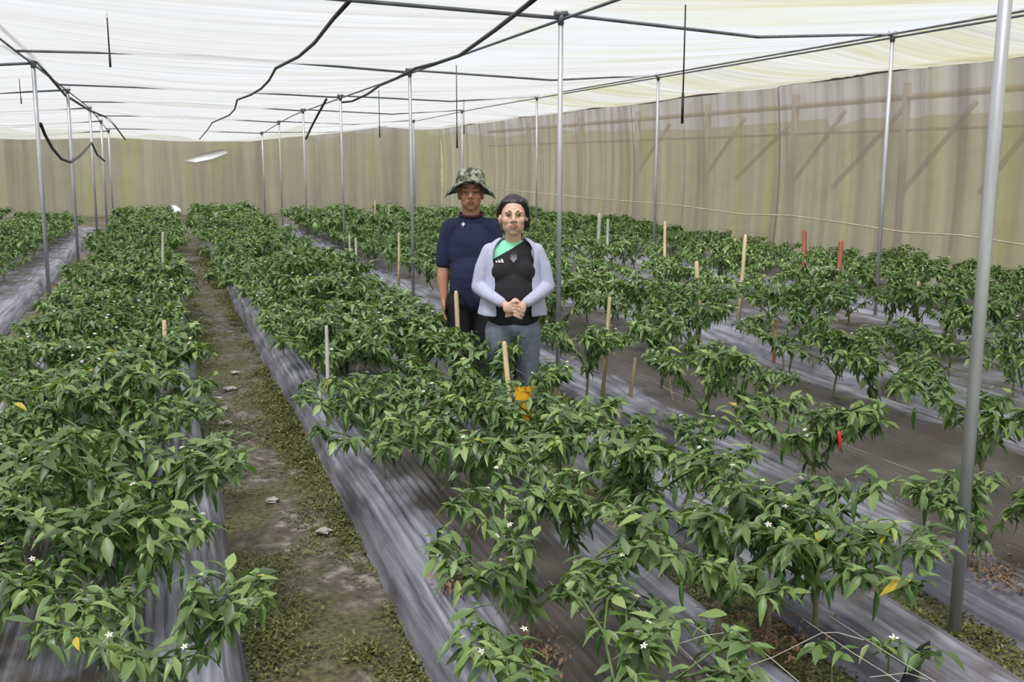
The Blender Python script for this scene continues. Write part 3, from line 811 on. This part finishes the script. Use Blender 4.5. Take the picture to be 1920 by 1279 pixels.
# seedlings at the bottom right
for si, ((px, py), lab) in enumerate((((1340, 1275), 'small pale seedling under the left end of the big bush'), ((1560, 1300), 'yellow green seedling at the bottom beside the torn mulch'), ((1665, 1285), 'seedling with one white flower on the torn mulch'), ((1715, 1300), 'tiny seedling at the lower right furrow edge'))):
    p = at_z(px, py, BED_H); r = np.random.RandomState(300 + si)
    e = empty('chili_seedling', (p[0], p[1], BED_H - .03)); tag(e, lab, 'seedling', 'seedlings at the bottom right')
    top = np.array([r.uniform(-.02, .02), r.uniform(-.02, .02), r.uniform(.13, .19)])
    tw = [top + np.array([.06 * math.cos(a), .06 * math.sin(a), .03]) for a in r.uniform(0, 6.28, 3)]
    obj('stem', stem_mesh([(np.zeros(3), top, .004, .003)] + [(top, t_, .003, .002) for t_ in tw], 5), e)
    for k in range(15):
        q = (tw + [top])[k % 4]
        o = obj('leaf', leaf_objs[k % 3], e); o.matrix_local = mat4(q + r.normal(0, .008, 3), leaf_mat3(k * 1.9 + r.uniform(-.4, .4), r.uniform(-.6, .5), r.uniform(-.4, .4), r.uniform(.05, .085)))
    if si == 2:
        o = obj('flower', FLW, e); o.location = top + np.array([0, -.02, .04]); o.scale = (.02,) * 3; o.rotation_euler = (.5, 0, 0)

# ------------------------------------------------------------------ trellis strings
def tstring(pts, z, label, ties=()):
    e = empty('trellis_string', at_z(*pts[0], z))
    off = np.array(e.location)
    mb = MB(); mb.tube([at_z(px, py, z) - off for px, py in pts], .0016, 5)
    obj('twine', mb.mesh('twine', ['twine']), e)
    for t in ties:
        mb = MB(); mb.tube([at_z(px, py, z) - off for px, py in t], .0015, 4); obj('cross_tie', mb.mesh('cross_tie', ['twine']), e)
    tag(e, label, 'string', 'trellis strings')
tstring([(1030, 1090), (1060, 1122), (1115, 1178), (1148, 1212), (1215, 1285)], .38, 'leftmost trellis string passing the front plant', [[(1120, 1172), (1105, 1188), (1112, 1196)], [(1115, 1180), (1142, 1160)]])
tstring([(1120, 1076), (1160, 1108), (1230, 1170), (1300, 1238), (1345, 1285)], .38, 'second trellis string starting at the orange brown peg', [[(1080, 1112), (1150, 1098), (1200, 1090), (1222, 1076)]])
tstring([(1288, 1165), (1325, 1190), (1400, 1250), (1440, 1285)], .36, 'short trellis string under the pepper laden bush', [[(1270, 1208), (1320, 1192), (1390, 1182)]])
tstring([(1375, 1180), (1450, 1238), (1505, 1285)], .36, 'trellis string crossing the brown soil strip', [[(1350, 1268), (1450, 1232), (1540, 1187), (1570, 1186), (1620, 1200)]])
tstring([(1505, 1160), (1600, 1225), (1660, 1262), (1695, 1285)], .36, 'trellis string over the torn bluish mulch', [[(1630, 1270), (1700, 1262), (1740, 1275)]])
tstring([(1555, 1155), (1622, 1198), (1690, 1241), (1765, 1285)], .36, 'outermost trellis string nearest the mossy furrow')
tstring([(1290, 700), (1335, 732), (1440, 778), (1530, 812), (1640, 856), (1725, 886)], .34, 'long trellis string along the dark mulch in the right field')
tstring([(1190, 690), (1260, 735), (1330, 765)], .30, 'short sagging string near the slanted sticks')

# ------------------------------------------------------------------ sticky trap, weeds, stones
d_ = 5.2
a = at_d(983, 722, d_); b_ = at_d(985, 790, d_)
e = empty('sticky_trap', b_); tag(e, 'orange yellow sticky insect trap card hanging below the grey trousers', 'sticky trap')
m, n, l, bs = nt('trap_yellow')
t = noise_node(n, l, 70, 3); r_ = ramp(n, [(0.30, (0.10, 0.05, 0.01)), (0.42, (0.72, 0.36, 0.02)), (0.8, (0.78, 0.45, 0.03))]); l.new(t.outputs['Fac'], r_.inputs['Fac']); l.new(r_.outputs['Color'], bs.inputs['Base Color'])
bs.inputs['Roughness'].default_value = .3
hgt = a[2] - b_[2]
def card(name, z0, z1, w, xo):
    zs = np.linspace(z0, z1, 7); us = np.linspace(-1, 1, 9)
    V, Fc = [], []
    for th in (0, .004):
        for z in zs:
            for u in us: V.append((xo + w * .5 * u, -.03 * (1 - u * u) + th + .012 * math.sin(9 * z), z))
    n_ = len(zs) * len(us)
    for o_ in (0, n_):
        for i in range(6):
            for j in range(8):
                q = (o_ + i * 9 + j, o_ + i * 9 + j + 1, o_ + (i + 1) * 9 + j + 1, o_ + (i + 1) * 9 + j)
                Fc.append(q if o_ == 0 else q[::-1])
    me = mesh_from(name, V, np.array(Fc), True, ['trap_yellow'])
    obj(name, me, e)
card('upper_card', hgt * .62, hgt, .10, 0.0)
card('lower_card', 0, hgt * .56, .062, .008)
mb = MB(); mb.tube([(0, 0.0, hgt * .5), (0, 0, hgt + .06), (-.05, .01, hgt + .09)], .002, 4); obj('hanger', mb.mesh('hanger', ['beam_dark']), e)

def clump(px, py, n_, rad, h, mat, label, z=BED_H, name='weed_clump', cat='weed', seed=1):
    r = np.random.RandomState(seed); p = at_z(px, py, z)
    lv = []
    for i in range(n_):
        q = r.normal(0, rad, 3); q[2] = abs(r.normal(0, h))
        lv.append((q, leaf_mat3(r.uniform(0, 6.28), r.uniform(-.6, .9), r.uniform(-.5, .5), r.uniform(.010, .034)), r.randint(3)))
    me = leaves_mesh(name, lv, False, mat if mat.startswith(('weed', 'leaf')) else 'weed_green', seed)
    if not mat.startswith(('weed', 'leaf')): me.materials.clear(); me.materials.append(MATS[mat])
    o = obj(name, me, loc=p); tag(o, label, cat, kind='stuff')
clump(857, 1092, 420, .045, .03, 'dry_weed', 'dry rusty brown weed clump on the ridged mulch', seed=2)
clump(985, 1225, 260, .07, .03, 'dry_weed', 'dry litter around the tall pale stem of the front plant', seed=3)
clump(1880, 1085, 320, .09, .015, 'dry_weed', 'reddish dry litter on the dark mulch by the nearest post', seed=4)
clump(1800, 1040, 220, .08, .015, 'dry_weed', 'brown dry litter just left of the nearest post', seed=5)
clump(685, 1225, 300, .05, .02, 'weed_green', 'yellow green weed tuft at the front of the muddy path', z=0, seed=6)
clump(1420, 1195, 300, .09, .02, 'dry_weed', 'dead grass at the foot of the big bush', seed=7)
# moss and weeds of path and furrow: uncountable
def moss(name, label, n_, xr, yr, bias, seed, mat='weed_green'):
    r = np.random.RandomState(seed); N = n_ * 6
    y = yr[0] + (yr[1] - yr[0]) * r.rand(N) ** 1.6; t = r.rand(N); x = xr[0] + (xr[1] - xr[0]) * t
    dens = (vnoise(x * 3.1, y * 1.6, seed) * .7 + vnoise(x * 9, y * 7, seed + 1) * .5) * bias(t)
    ok = np.nonzero(r.rand(N) < dens * 1.8 - .45)[0][:n_]
    x, y = x[ok], y[ok]; m = len(ok)
    az = r.uniform(0, 6.283, m); pt = r.uniform(-.1, 1.1, m); ln = r.uniform(.007, .019, m) * (1 + y * .06)
    ca, sa, cp_, sp_ = np.cos(az), np.sin(az), np.cos(pt), np.sin(pt); z0 = np.zeros(m)
    M = np.stack([np.stack([ca, -sa * cp_, sa * sp_], 1), np.stack([sa, ca * cp_, -ca * sp_], 1), np.stack([z0, sp_, cp_], 1)], 1) * ln[:, None, None]
    tv, tf_ = leaf_tpl(False, .35, .4, .6)
    P = np.stack([x, y, ground_z(x, y) - .004 + r.uniform(0, .012, m)], 1)
    V = np.einsum('mij,vj->mvi', M, tv) + P[:, None]
    F = tf_[None] + (np.arange(m) * len(tv))[:, None, None]
    me = mesh_from(name, V.reshape(-1, 3), F.reshape(-1, 4), True, [mat])
    a_ = me.attributes.new('tint', 'FLOAT', 'POINT'); a_.data.foreach_set('value', np.repeat(r.beta(2, 2.5, m), len(tv)).astype(np.float32))
    tag(obj(name, me), label, 'weeds', kind='stuff')
moss('path_moss', 'low olive moss and weeds carpeting the muddy path', 45000, (0.2, 0.86), (2.8, 22), lambda t: .42 + 1.5 * np.maximum(t - .55, 0) + .7 * np.maximum(.35 - t, 0), 3)
moss('furrow_moss', 'yellow green moss along the furrow of the nearest post', 16000, (2.62, 3.0), (2.4, 10), lambda t: .9, 5)
moss('strip_weeds', 'dry grass in the brown soil strip between mulch sheets', 7000, (1.95, 2.26), (2.4, 7), lambda t: .7, 6)
moss('left_furrow_moss', 'weeds in the furrow under the left pole line', 6000, (-1.63, -1.2), (8, 20), lambda t: .6, 8)
# pale stones in the path
for i, (px, py, w) in enumerate([(418, 768, .045), (432, 730, .05), (425, 795, .05), (440, 700, .04), (512, 940, .04), (608, 998, .04), (411, 748, .03)]):
    p = at_z(px, py, 0.0)
    r = np.random.RandomState(i + 40); bm = bmesh.new(); bmesh.ops.create_icosphere(bm, subdivisions=2, radius=1)
    for v in bm.verts:
        f = 1 + .9 * (float(vnoise(v.co.x * 2.3 + i * 7, v.co.y * 2.3 + v.co.z * 2, 9)) - .5)
        v.co = Vector((v.co.x * w * f * r.uniform(.95, 1.05), v.co.y * w * .8 * f, v.co.z * w * .32 * f))
    me = bpy.data.meshes.new('stone'); bm.to_mesh(me); bm.free(); me.materials.append(MATS['pale_stone'])
    o = obj('stone', me, loc=(p[0], p[1], .008))
    tag(o, ['brightest pale stone in the middle of the muddy path', 'flat pale clod just behind the brightest path stone', 'pale clod just in front of the brightest path stone', 'farthest pale clod on the muddy path', 'pale clod near the left bank halfway down the path', 'pale clod beside the ridged mulch edge', 'small clod touching the brightest path stone'][i], 'stone', 'pale stones on the path')
# ------------------------------------------------------------------ the two people
simple('skin_tan', (0.47, 0.23, 0.145), 0.5, var=0.06, scale=20)
simple('skin_light', (0.66, 0.41, 0.32), 0.5, var=0.05, scale=20)
simple('lip', (0.50, 0.22, 0.18), 0.45, var=0.05)
simple('lip_man', (0.30, 0.11, 0.08), 0.5, var=0.05)
simple('hair_black', (0.014, 0.012, 0.012), 0.4, var=0.4, scale=60, mapping=(1, 1, 0.15), bmp=0.5)
simple('eye_dark', (0.012, 0.01, 0.01), 0.25)
simple('navy_cotton', (0.016, 0.019, 0.062), 0.9, var=0.2, scale=10)
simple('maroon_trim', (0.07, 0.012, 0.03), 0.9)
simple('black_cotton', (0.012, 0.012, 0.016), 0.85, var=0.2)
simple('mint_cotton', (0.26, 0.72, 0.50), 0.85, var=0.05)
simple('lavender_knit', (0.44, 0.45, 0.60), 0.95, var=0.06, scale=40, bmp=0.15)
simple('grey_denim', (0.17, 0.19, 0.25), 0.9, var=0.2, scale=30)
simple('rubber_boot', (0.015, 0.015, 0.017), 0.4)
simple('logo_white', (0.88, 0.88, 0.88), 0.7, var=0.02)
simple('emblem_grey', (0.19, 0.18, 0.22), 0.7, var=0.05)
simple('gold', (0.6, 0.45, 0.15), 0.3, 0.9)
def mat_camo():
    m, n, l, b = nt('camo_cloth')
    t = noise_node(n, l, 28, 2)
    r = ramp(n, [(0.0, (0.045, 0.055, 0.035)), (0.42, (0.10, 0.12, 0.075)), (0.5, (0.26, 0.27, 0.20)), (0.6, (0.42, 0.42, 0.35))]); r.color_ramp.interpolation = 'CONSTANT'
    l.new(t.outputs['Fac'], r.inputs['Fac']); l.new(r.outputs['Color'], b.inputs['Base Color']); b.inputs['Roughness'].default_value = .9
mat_camo()
def ell(mb, c, r, rot=None, nu=16, nv=10):
    V = [(0, 0, 1)] + [(math.sin(math.pi * i / nv) * math.cos(2 * math.pi * j / nu), math.sin(math.pi * i / nv) * math.sin(2 * math.pi * j / nu), math.cos(math.pi * i / nv)) for i in range(1, nv) for j in range(nu)] + [(0, 0, -1)]
    V = np.array(V) * np.asarray(r)
    if rot is not None: V = V @ np.array(Euler(rot).to_matrix()).T
    F = [(0, 1 + j, 1 + (j + 1) % nu) for j in range(nu)]
    for i in range(nv - 2):
        for j in range(nu):
            a = 1 + i * nu + j; b_ = 1 + i * nu + (j + 1) % nu
            F.append((a, a + nu, b_ + nu, b_))
    L = 1 + (nv - 1) * nu
    F += [(L, 1 + (nv - 2) * nu + (j + 1) % nu, 1 + (nv - 2) * nu + j) for j in range(nu)]
    mb.add(V + np.asarray(c), F)
def cap(mb, p0, p1, r0, r1, sides=12):
    p0 = np.array(p0, float); p1 = np.array(p1, float); t = (p1 - p0) / np.linalg.norm(p1 - p0)
    pts, rad = [], []
    for k in range(4):
        a = math.pi / 2 * (1 - k / 4) ; pts.append(p0 - t * r0 * math.sin(a)); rad.append(max(r0 * math.cos(a), r0 * .08))
    pts.append(p0); rad.append(r0); pts.append(p1); rad.append(r1)
    for k in range(1, 5):
        a = math.pi / 2 * k / 4; pts.append(p1 + t * r1 * math.sin(a)); rad.append(max(r1 * math.cos(a), r1 * .08))
    mb.tube(pts, rad, sides, True)
def chain(mb, pts, rads, sides=12):
    for i in range(len(pts) - 1): cap(mb, pts[i], pts[i + 1], rads[i], rads[i + 1], sides)
def blend(name, mb, voxel, mats, smooth=4, cls=None):
    """one continuous skin over overlapping volumes"""
    me = mb.mesh('tmp', [])
    o = bpy.data.objects.new('tmp', me); C.objects.link(o)
    m1 = o.modifiers.new('r', 'REMESH'); m1.mode = 'VOXEL'; m1.voxel_size = voxel; m1.use_smooth_shade = True
    m2 = o.modifiers.new('s', 'SMOOTH'); m2.factor = .5; m2.iterations = smooth
    dg = bpy.context.evaluated_depsgraph_get()
    out = bpy.data.meshes.new_from_object(o.evaluated_get(dg)); out.name = name
    bpy.data.objects.remove(o); bpy.data.meshes.remove(me)
    out.materials.clear()
    for m in mats: out.materials.append(MATS[m])
    n = len(out.polygons); out.polygons.foreach_set('use_smooth', np.ones(n, bool))
    if cls is not None:
        cc = np.empty(n * 3, np.float32); out.polygons.foreach_get('center', cc)
        nn = np.empty(n * 3, np.float32); out.polygons.foreach_get('normal', nn)
        out.polygons.foreach_set('material_index', cls(cc.reshape(-1, 3), nn.reshape(-1, 3)).astype(np.int32))
    out.update()
    return out
def front_y(me, x, z):
    n = len(me.vertices); co = np.empty(n * 3, np.float32); me.vertices.foreach_get('co', co); co = co.reshape(-1, 3)
    d = (co[:, 0] - x) ** 2 + (co[:, 2] - z) ** 2
    s = co[d < .008 ** 2]
    return float(s[:, 1].min()) if len(s) else float(co[np.argmin(d), 1])
def patch(name, me, polys, mat, parent, lift=.004):
    """flat print pieces laid on the front of a garment; polys in (x, z)"""
    mb = MB()
    for poly in polys:
        V = [(x, front_y(me, x, z) - lift, z) for x, z in poly]
        V2 = [(x, y + .003, z) for x, y, z in V]; k = len(V)
        mb.add(V + V2, [tuple(range(k)), tuple(range(2 * k - 1, k - 1, -1))] + [(i, (i + 1) % k, k + (i + 1) % k, k + i) for i in range(k)])
    return obj(name, mb.mesh(name, [mat], False), parent)
def face(mb, c, s=1.0, jaw=.062):
    cx, cy, cz = c
    def P(x, y, z): return (cx + x * s, cy + y * s, cz + z * s)
    S = lambda *r: tuple(v * s for v in r)
    ell(mb, P(0, .012, .012), S(.074, .094, .104)); ell(mb, P(0, -.028, -.052), S(jaw, .062, .058)); ell(mb, P(0, -.05, -.092), S(.028, .03, .022))
    for sx in (-1, 1):
        ell(mb, P(.040 * sx, -.055, -.022), S(.027, .030, .030)); ell(mb, P(.077 * sx, .015, -.015), S(.011, .022, .032), (0, 0, .3 * sx))
        ell(mb, P(.034 * sx, -.075, .028), S(.026, .014, .011))
        ell(mb, P(.014 * sx, -.094, -.026), S(.010, .011, .008))
    cap(mb, P(0, -.082, .022), P(0, -.104, -.018), .009 * s, .013 * s)
    ell(mb, P(0, -.086, -.052), S(.027, .012, .006)); ell(mb, P(0, -.083, -.064), S(.023, .012, .007))
def face_bits(parent, c, s, brow_mat, eye_h=1.0):
    cx, cy, cz = c
    for sx in (-1, 1):
        mb = MB(); ell(mb, (cx + .031 * sx * s, cy - .082 * s, cz + .008 * s), (.0125 * s, .006 * s, .0048 * s * eye_h)); obj('eye', mb.mesh('eye', ['eye_dark']), parent)
        mb = MB(); mb.tube([(cx + .014 * sx * s, cy - .091 * s, cz + .033 * s), (cx + .032 * sx * s, cy - .089 * s, cz + .036 * s), (cx + .052 * sx * s, cy - .076 * s, cz + .027 * s)], [.0022, .0032, .0016], 5); obj('eyebrow', mb.mesh('eyebrow', [brow_mat]), parent)
def hand_down(mb, w, fwd, s=1.0):
    """relaxed hanging hand from wrist w; palm faces the thigh, fingers curl forward a little"""
    w = np.array(w)
    ell(mb, w + (0, -.006, -.048), (.018 * s, .040 * s, .050 * s)); cap(mb, w, w + (0, 0, -.04), .026, .022)
    for k, (dy, ln) in enumerate(((-.030, .070), (-.010, .080), (.010, .074), (.028, .058))):
        a = w + (0, dy - .006, -.085); b_ = a + (0, -.004, -ln * .45); c = b_ + (fwd * .018, -.008, -ln * .38); d = c + (fwd * .016, -.006, -ln * .2)
        chain(mb, [a, b_, c, d], [.0095, .009, .008, .007], 8)
    t0 = w + (0, -.034, -.025); chain(mb, [t0, t0 + (fwd * .006, -.022, -.028), t0 + (fwd * .010, -.026, -.058)], [.012, .0105, .008], 8)

def build_man():
    base = at_d(884, 560, 7.3); e = empty('person', (base[0], base[1], 0.0), math.atan2(-base[0], base[1]) * -1 if False else -math.atan2(base[0], base[1]))
    tag(e, 'person in navy T-shirt and wide camouflage hat standing left of the woman', 'person')
    hc = (0, -.01, 1.585)
    b = MB(); face(b, hc, 1.06, .068)
    cap(b, (0, .02, 1.38), (0, .012, 1.53), .066, .060)
    ell(b, (0, .01, 1.2), (.14, .09, .19)); ell(b, (0, 0, .95), (.13, .10, .15)); cap(b, (-.12, .015, 1.355), (.12, .015, 1.355), .045, .045)
    for sx in (-1, 1):
        sh = (.155 * sx, .02, 1.35); el = (.198 * sx, .03, 1.075); wr = (.198 * sx, -.035, .85)
        chain(b, [sh, el], [.052, .044]); chain(b, [el, (.204 * sx, .005, .985), wr], [.044, .043, .027]); hand_down(b, wr, -.6 * sx)
        cap(b, (.09 * sx, .01, .85), (.1 * sx, .02, .48), .075, .055); cap(b, (.1 * sx, .02, .48), (.1 * sx, .04, .1), .05, .038)
    lipc = np.array([hc[0], hc[1] - .09, hc[2] - .061])
    def cls(c, n_):
        q = (c - lipc) / np.array([.027, .03, .013]); return ((q ** 2).sum(1) < 1) & (n_[:, 1] < -.2)
    obj('body', blend('body', b, .0055, ['skin_tan', 'lip_man'], 4, cls), e)
    face_bits(e, (hc[0], hc[1] - .006, hc[2]), 1.06, 'hair_black', .8)
    s = MB()
    ell(s, (0, .0, 1.18), (.165, .125, .22)); ell(s, (0, -.02, 1.00), (.160, .138, .21)); cap(s, (-.02, -.005, .92), (.02, -.005, .86), .138, .136)
    cap(s, (-.125, .015, 1.352), (.125, .015, 1.352), .060, .060); ell(s, (0, .015, 1.39), (.11, .075, .055))
    for sx in (-1, 1): chain(s, [(.145 * sx, .02, 1.342), (.182 * sx, .022, 1.20), (.196 * sx, .025, 1.10)], [.068, .066, .062])
    sm = blend('shirt', s, .008, ['navy_cotton'], 5)
    obj('shirt', sm, e)
    mb = MB(); mb.tube([(.078 * math.cos(a), .008 + .070 * math.sin(a), 1.437 + .014 * math.sin(a)) for a in np.linspace(0, 2 * math.pi, 25)], .009, 6); obj('collar', mb.mesh('collar', ['maroon_trim']), e)
    x, z = -.055, 1.372
    patch('chest_logo', sm, [[(x - .005, z - .014), (x + .005, z - .014), (x + .005, z + .014), (x - .005, z + .014)], [(x - .013, z - .004), (x + .013, z - .004), (x + .013, z + .006), (x - .013, z + .006)]], 'logo_white', e)
    t = MB(); ell(t, (0, .01, .84), (.175, .13, .12))
    for sx in (-1, 1): chain(t, [(.092 * sx, .015, .80), (.098 * sx, .02, .46), (.1 * sx, .035, .14)], [.105, .08, .068])
    obj('trousers', blend('trousers', t, .010, ['black_cotton'], 4), e)
    for sx in (-1, 1):
        f = MB(); cap(f, (.1 * sx, .04, .26), (.1 * sx, .045, .06), .066, .052); cap(f, (.1 * sx, .03, .045), (.108 * sx, -.13, .038), .048, .042); obj('boot', blend('boot', f, .008, ['rubber_boot'], 3), e)
    # hat: domed crown, band, wide drooping brim
    he = empty('hat', (0, 0, 0)); he.parent = e; he.location = (0, .012, 1.668); he.rotation_euler = (-.04, 0.03, 0)
    mb = MB(); mb.lathe([(.101, -.02), (.103, .0), (.100, .03), (.092, .060), (.074, .083), (.042, .094), (.002, .097)], 32); obj('crown', mb.mesh('crown', ['camo_cloth']), he)
    mb = MB(); mb.lathe([(.1035, -.018), (.1065, -.012), (.1065, .012), (.103, .018)], 32); obj('band', mb.mesh('band', ['camo_cloth']), he)
    mb = MB(); prof = [(.100, -.012), (.13, -.026), (.16, -.052), (.183, -.088), (.180, -.091), (.157, -.057), (.128, -.031), (.098, -.017)]; mb.lathe(prof, 40)
    me = mb.mesh('brim', ['camo_cloth'])
    for v in me.vertices:
        a = math.atan2(v.co.y, v.co.x); rr_ = math.hypot(v.co.x, v.co.y) - .10
        v.co.z += rr_ * ((1.0 if v.co.y < 0 else .25) * math.sin(a) ** 2 - .35 * math.cos(a) ** 2 + .08 * math.sin(3 * a))
    obj('brim', me, he)
build_man()

def build_woman():
    base = at_d(962, 560, 6.35); e = empty('person', (base[0], base[1], 0.0), -math.atan2(base[0], base[1]) + .03)
    tag(e, 'person in lavender cardigan over black and mint shirt, hands clasped', 'person')
    hc = (0.0, -.035, 1.475)
    b = MB(); face(b, hc, 1.03, .066)
    cap(b, (0, .0, 1.27), (0, -.012, 1.42), .050, .048)
    ell(b, (0, .0, 1.27), (.07, .045, .04)); ell(b, (0, .0, 1.12), (.14, .09, .18)); ell(b, (0, 0, .88), (.15, .10, .14)); cap(b, (-.13, .01, 1.26), (.13, .01, 1.26), .035, .035)
    for sx in (-1, 1):
        el = (.205 * sx, .0, 1.03); wr = (.062 * sx, -.205, .955)
        chain(b, [(.155 * sx, .01, 1.255), el], [.042, .036]); chain(b, [el, wr], [.036, .024])
        cap(b, (.08 * sx, .0, .80), (.085 * sx, .01, .46), .075, .055); cap(b, (.085 * sx, .01, .46), (.085 * sx, .03, .1), .05, .036)
    # clasped hands: her left hand below, right hand folded over it
    W = np.array([.062, -.205, .955]); ell(b, (.032, -.222, .933), (.044, .019, .036), (0, .35, 0)); cap(b, W, (.03, -.22, .937), .024, .024)
    for k in range(4):
        a = np.array([.002, -.226, .952 - .019 * k]); c1 = a + (-.030, -.004, -.010); c2 = c1 + (-.022, .012, -.008)
        chain(b, [a, c1, c2], [.0095, .009, .0075], 8)
    W = np.array([-.062, -.205, .955]); ell(b, (-.030, -.248, .937), (.042, .017, .036), (0, -.35, .2)); cap(b, W, (-.035, -.238, .94), .024, .023)
    for k, ln in enumerate((.052, .058, .054, .044)):
        a = np.array([.000, -.258, .954 - .0205 * k]); c1 = a + (ln * .55, .004, -.014); c2 = c1 + (ln * .40, .020, -.010); c3 = c2 + (ln * .12, .022, -.004)
        chain(b, [a, c1, c2, c3], [.0098, .0092, .0085, .007], 8)
    chain(b, [(-.020, -.250, .968), (.008, -.262, .978), (.030, -.258, .974)], [.012, .0105, .008], 8)
    chain(b, [(.030, -.222, .965), (.010, -.238, .987), (-.008, -.246, .985)], [.012, .010, .008], 8)
    lipc = np.array([hc[0], hc[1] - .088, hc[2] - .058])
    def cls(c, n_):
        q = (c - lipc) / np.array([.027, .03, .012]); return ((q ** 2).sum(1) < 1) & (n_[:, 1] < -.2)
    obj('body', blend('body', b, .0052, ['skin_light', 'lip'], 4, cls), e)
    face_bits(e, hc, 1.0, 'hair_black', .75)
    # hair: swept back with fuller side on the viewer's right
    h = MB(); cx, cy, cz = hc
    ell(h, (cx + .004, cy + .052, cz + .034), (.084, .082, .104)); ell(h, (cx + .002, cy + .005, cz + .092), (.066, .070, .040), (.35, 0, 0))
    for sx, low in ((-1, .0), (1, -.06)):
        chain(h, [(cx + .055 * sx, cy - .030, cz + .085), (cx + .080 * sx, cy + .0, cz + .045), (cx + .086 * sx, cy + .03, cz + .0 + low)], [.022, .021, .018])
    ell(h, (cx + .078, cy + .040, cz - .015), (.030, .045, .070)); ell(h, (cx + .055, cy + .02, cz + .070), (.040, .055, .045)); ell(h, (cx, cy + .085, cz - .03), (.06, .05, .06))
    obj('hair', blend('hair', h, .006, ['hair_black'], 3), e)
    s = MB()
    ell(s, (0, .0, 1.13), (.150, .106, .21)); ell(s, (0, -.022, .98), (.158, .125, .20)); cap(s, (-.045, -.002, .90), (.045, -.002, .90), .125, .125); cap(s, (-.045, .0, .87), (.045, .0, .87), .122, .122)
    for sx in (-1, 1): ell(s, (.060 * sx, -.066, 1.135), (.080, .050, .080))
    cap(s, (-.12, .012, 1.258), (.12, .012, 1.258), .048, .048); ell(s, (0, .005, 1.285), (.105, .072, .048))
    def cls2(c, n_):
        return (c[:, 2] > 1.217 + (c[:, 0] + .117) * .58) & (c[:, 1] < .03) & (c[:, 0] < .075)
    sm = blend('shirt', s, .0065, ['black_cotton', 'mint_cotton'], 5, cls2)
    obj('shirt', sm, e)
    x, z = -.083, 1.196
    bars = []
    for k, hgt_ in enumerate((.010, .018, .026)):
        x0 = x - .024 + k * .017; bars.append([(x0, z), (x0 + .012, z), (x0 + .005, z + hgt_), (x0 - .005, z + hgt_ * .7)])
    patch('chest_logo', sm, bars, 'logo_white', e)
    x, z = .0, 1.225
    patch('emblem', sm, [[(x - .020, z + .028), (x + .020, z + .028), (x + .022, z - .006), (x, z - .030), (x - .022, z - .006)]], 'emblem_grey', e)
    # cardigan: open front shell with two sleeves
    zs = [.86, .88, .92, .98, 1.06, 1.14, 1.20, 1.25, 1.295, 1.32, 1.335]
    aa = [.212, .208, .200, .188, .178, .174, .176, .172, .140, .105, .080]
    bb = [.155, .152, .145, .130, .120, .118, .115, .095, .075, .062, .055]
    op = [.52, .52, .56, .62, .68, .72, .78, .84, .88, .95, 1.0]
    V, F = [], []
    nph = 49
    for i, (z, a, bq, o_) in enumerate(zip(zs, aa, bb, op)):
        for j in range(nph):
            t = j / (nph - 1); ph = -math.pi / 2 + o_ + t * (2 * math.pi - 2 * o_)
            wv = 1 + .025 * math.sin(ph * 9 + z * 6) * (1.35 - z) * 2
            V.append((a * wv * math.cos(ph), bq * wv * math.sin(ph) + .006, z))
    for i in range(len(zs) - 1):
        for j in range(nph - 1): F.append((i * nph + j, i * nph + j + 1, (i + 1) * nph + j + 1, (i + 1) * nph + j))
    me = mesh_from('cardigan', V, np.array(F), True, ['lavender_knit'])
    co = obj('cardigan', me, e); so = co.modifiers.new('thick', 'SOLIDIFY'); so.thickness = .009; so.offset = 1; sb = co.modifiers.new('sub', 'SUBSURF'); sb.levels = 1; sb.render_levels = 1
    for sx in (-1, 1):
        k = MB(); chain(k, [(.140 * sx, .012, 1.250), (.185 * sx, .008, 1.15), (.212 * sx, .0, 1.035)], [.058, .055, .050])
        chain(k, [(.212 * sx, .0, 1.035), (.150 * sx, -.105, .995), (.078 * sx, -.196, .962)], [.050, .042, .033])
        obj('sleeve', blend('sleeve', k, .0065, ['lavender_knit'], 4), co)
    t = MB(); ell(t, (0, .005, .80), (.158, .112, .11))
    for sx in (-1, 1): chain(t, [(.082 * sx, .0, .76), (.088 * sx, .01, .46), (.09 * sx, .03, .10)], [.097, .076, .062])
    obj('trousers', blend('trousers', t, .010, ['grey_denim'], 4), e)
    for sx in (-1, 1):
        f = MB(); cap(f, (.088 * sx, .035, .08), (.088 * sx, .035, .05), .045, .045); cap(f, (.088 * sx, .025, .035), (.096 * sx, -.12, .03), .040, .034); obj('shoe', blend('shoe', f, .008, ['rubber_boot'], 3), e)
    mb = MB(); mb.tube([(.022 + .0115 * math.cos(a), -.268 + .004 * math.sin(a), .943 + .0115 * math.sin(a)) for a in np.linspace(0, 2 * math.pi, 13)], .002, 5); obj('ring', mb.mesh('ring', ['gold']), e)
build_woman()
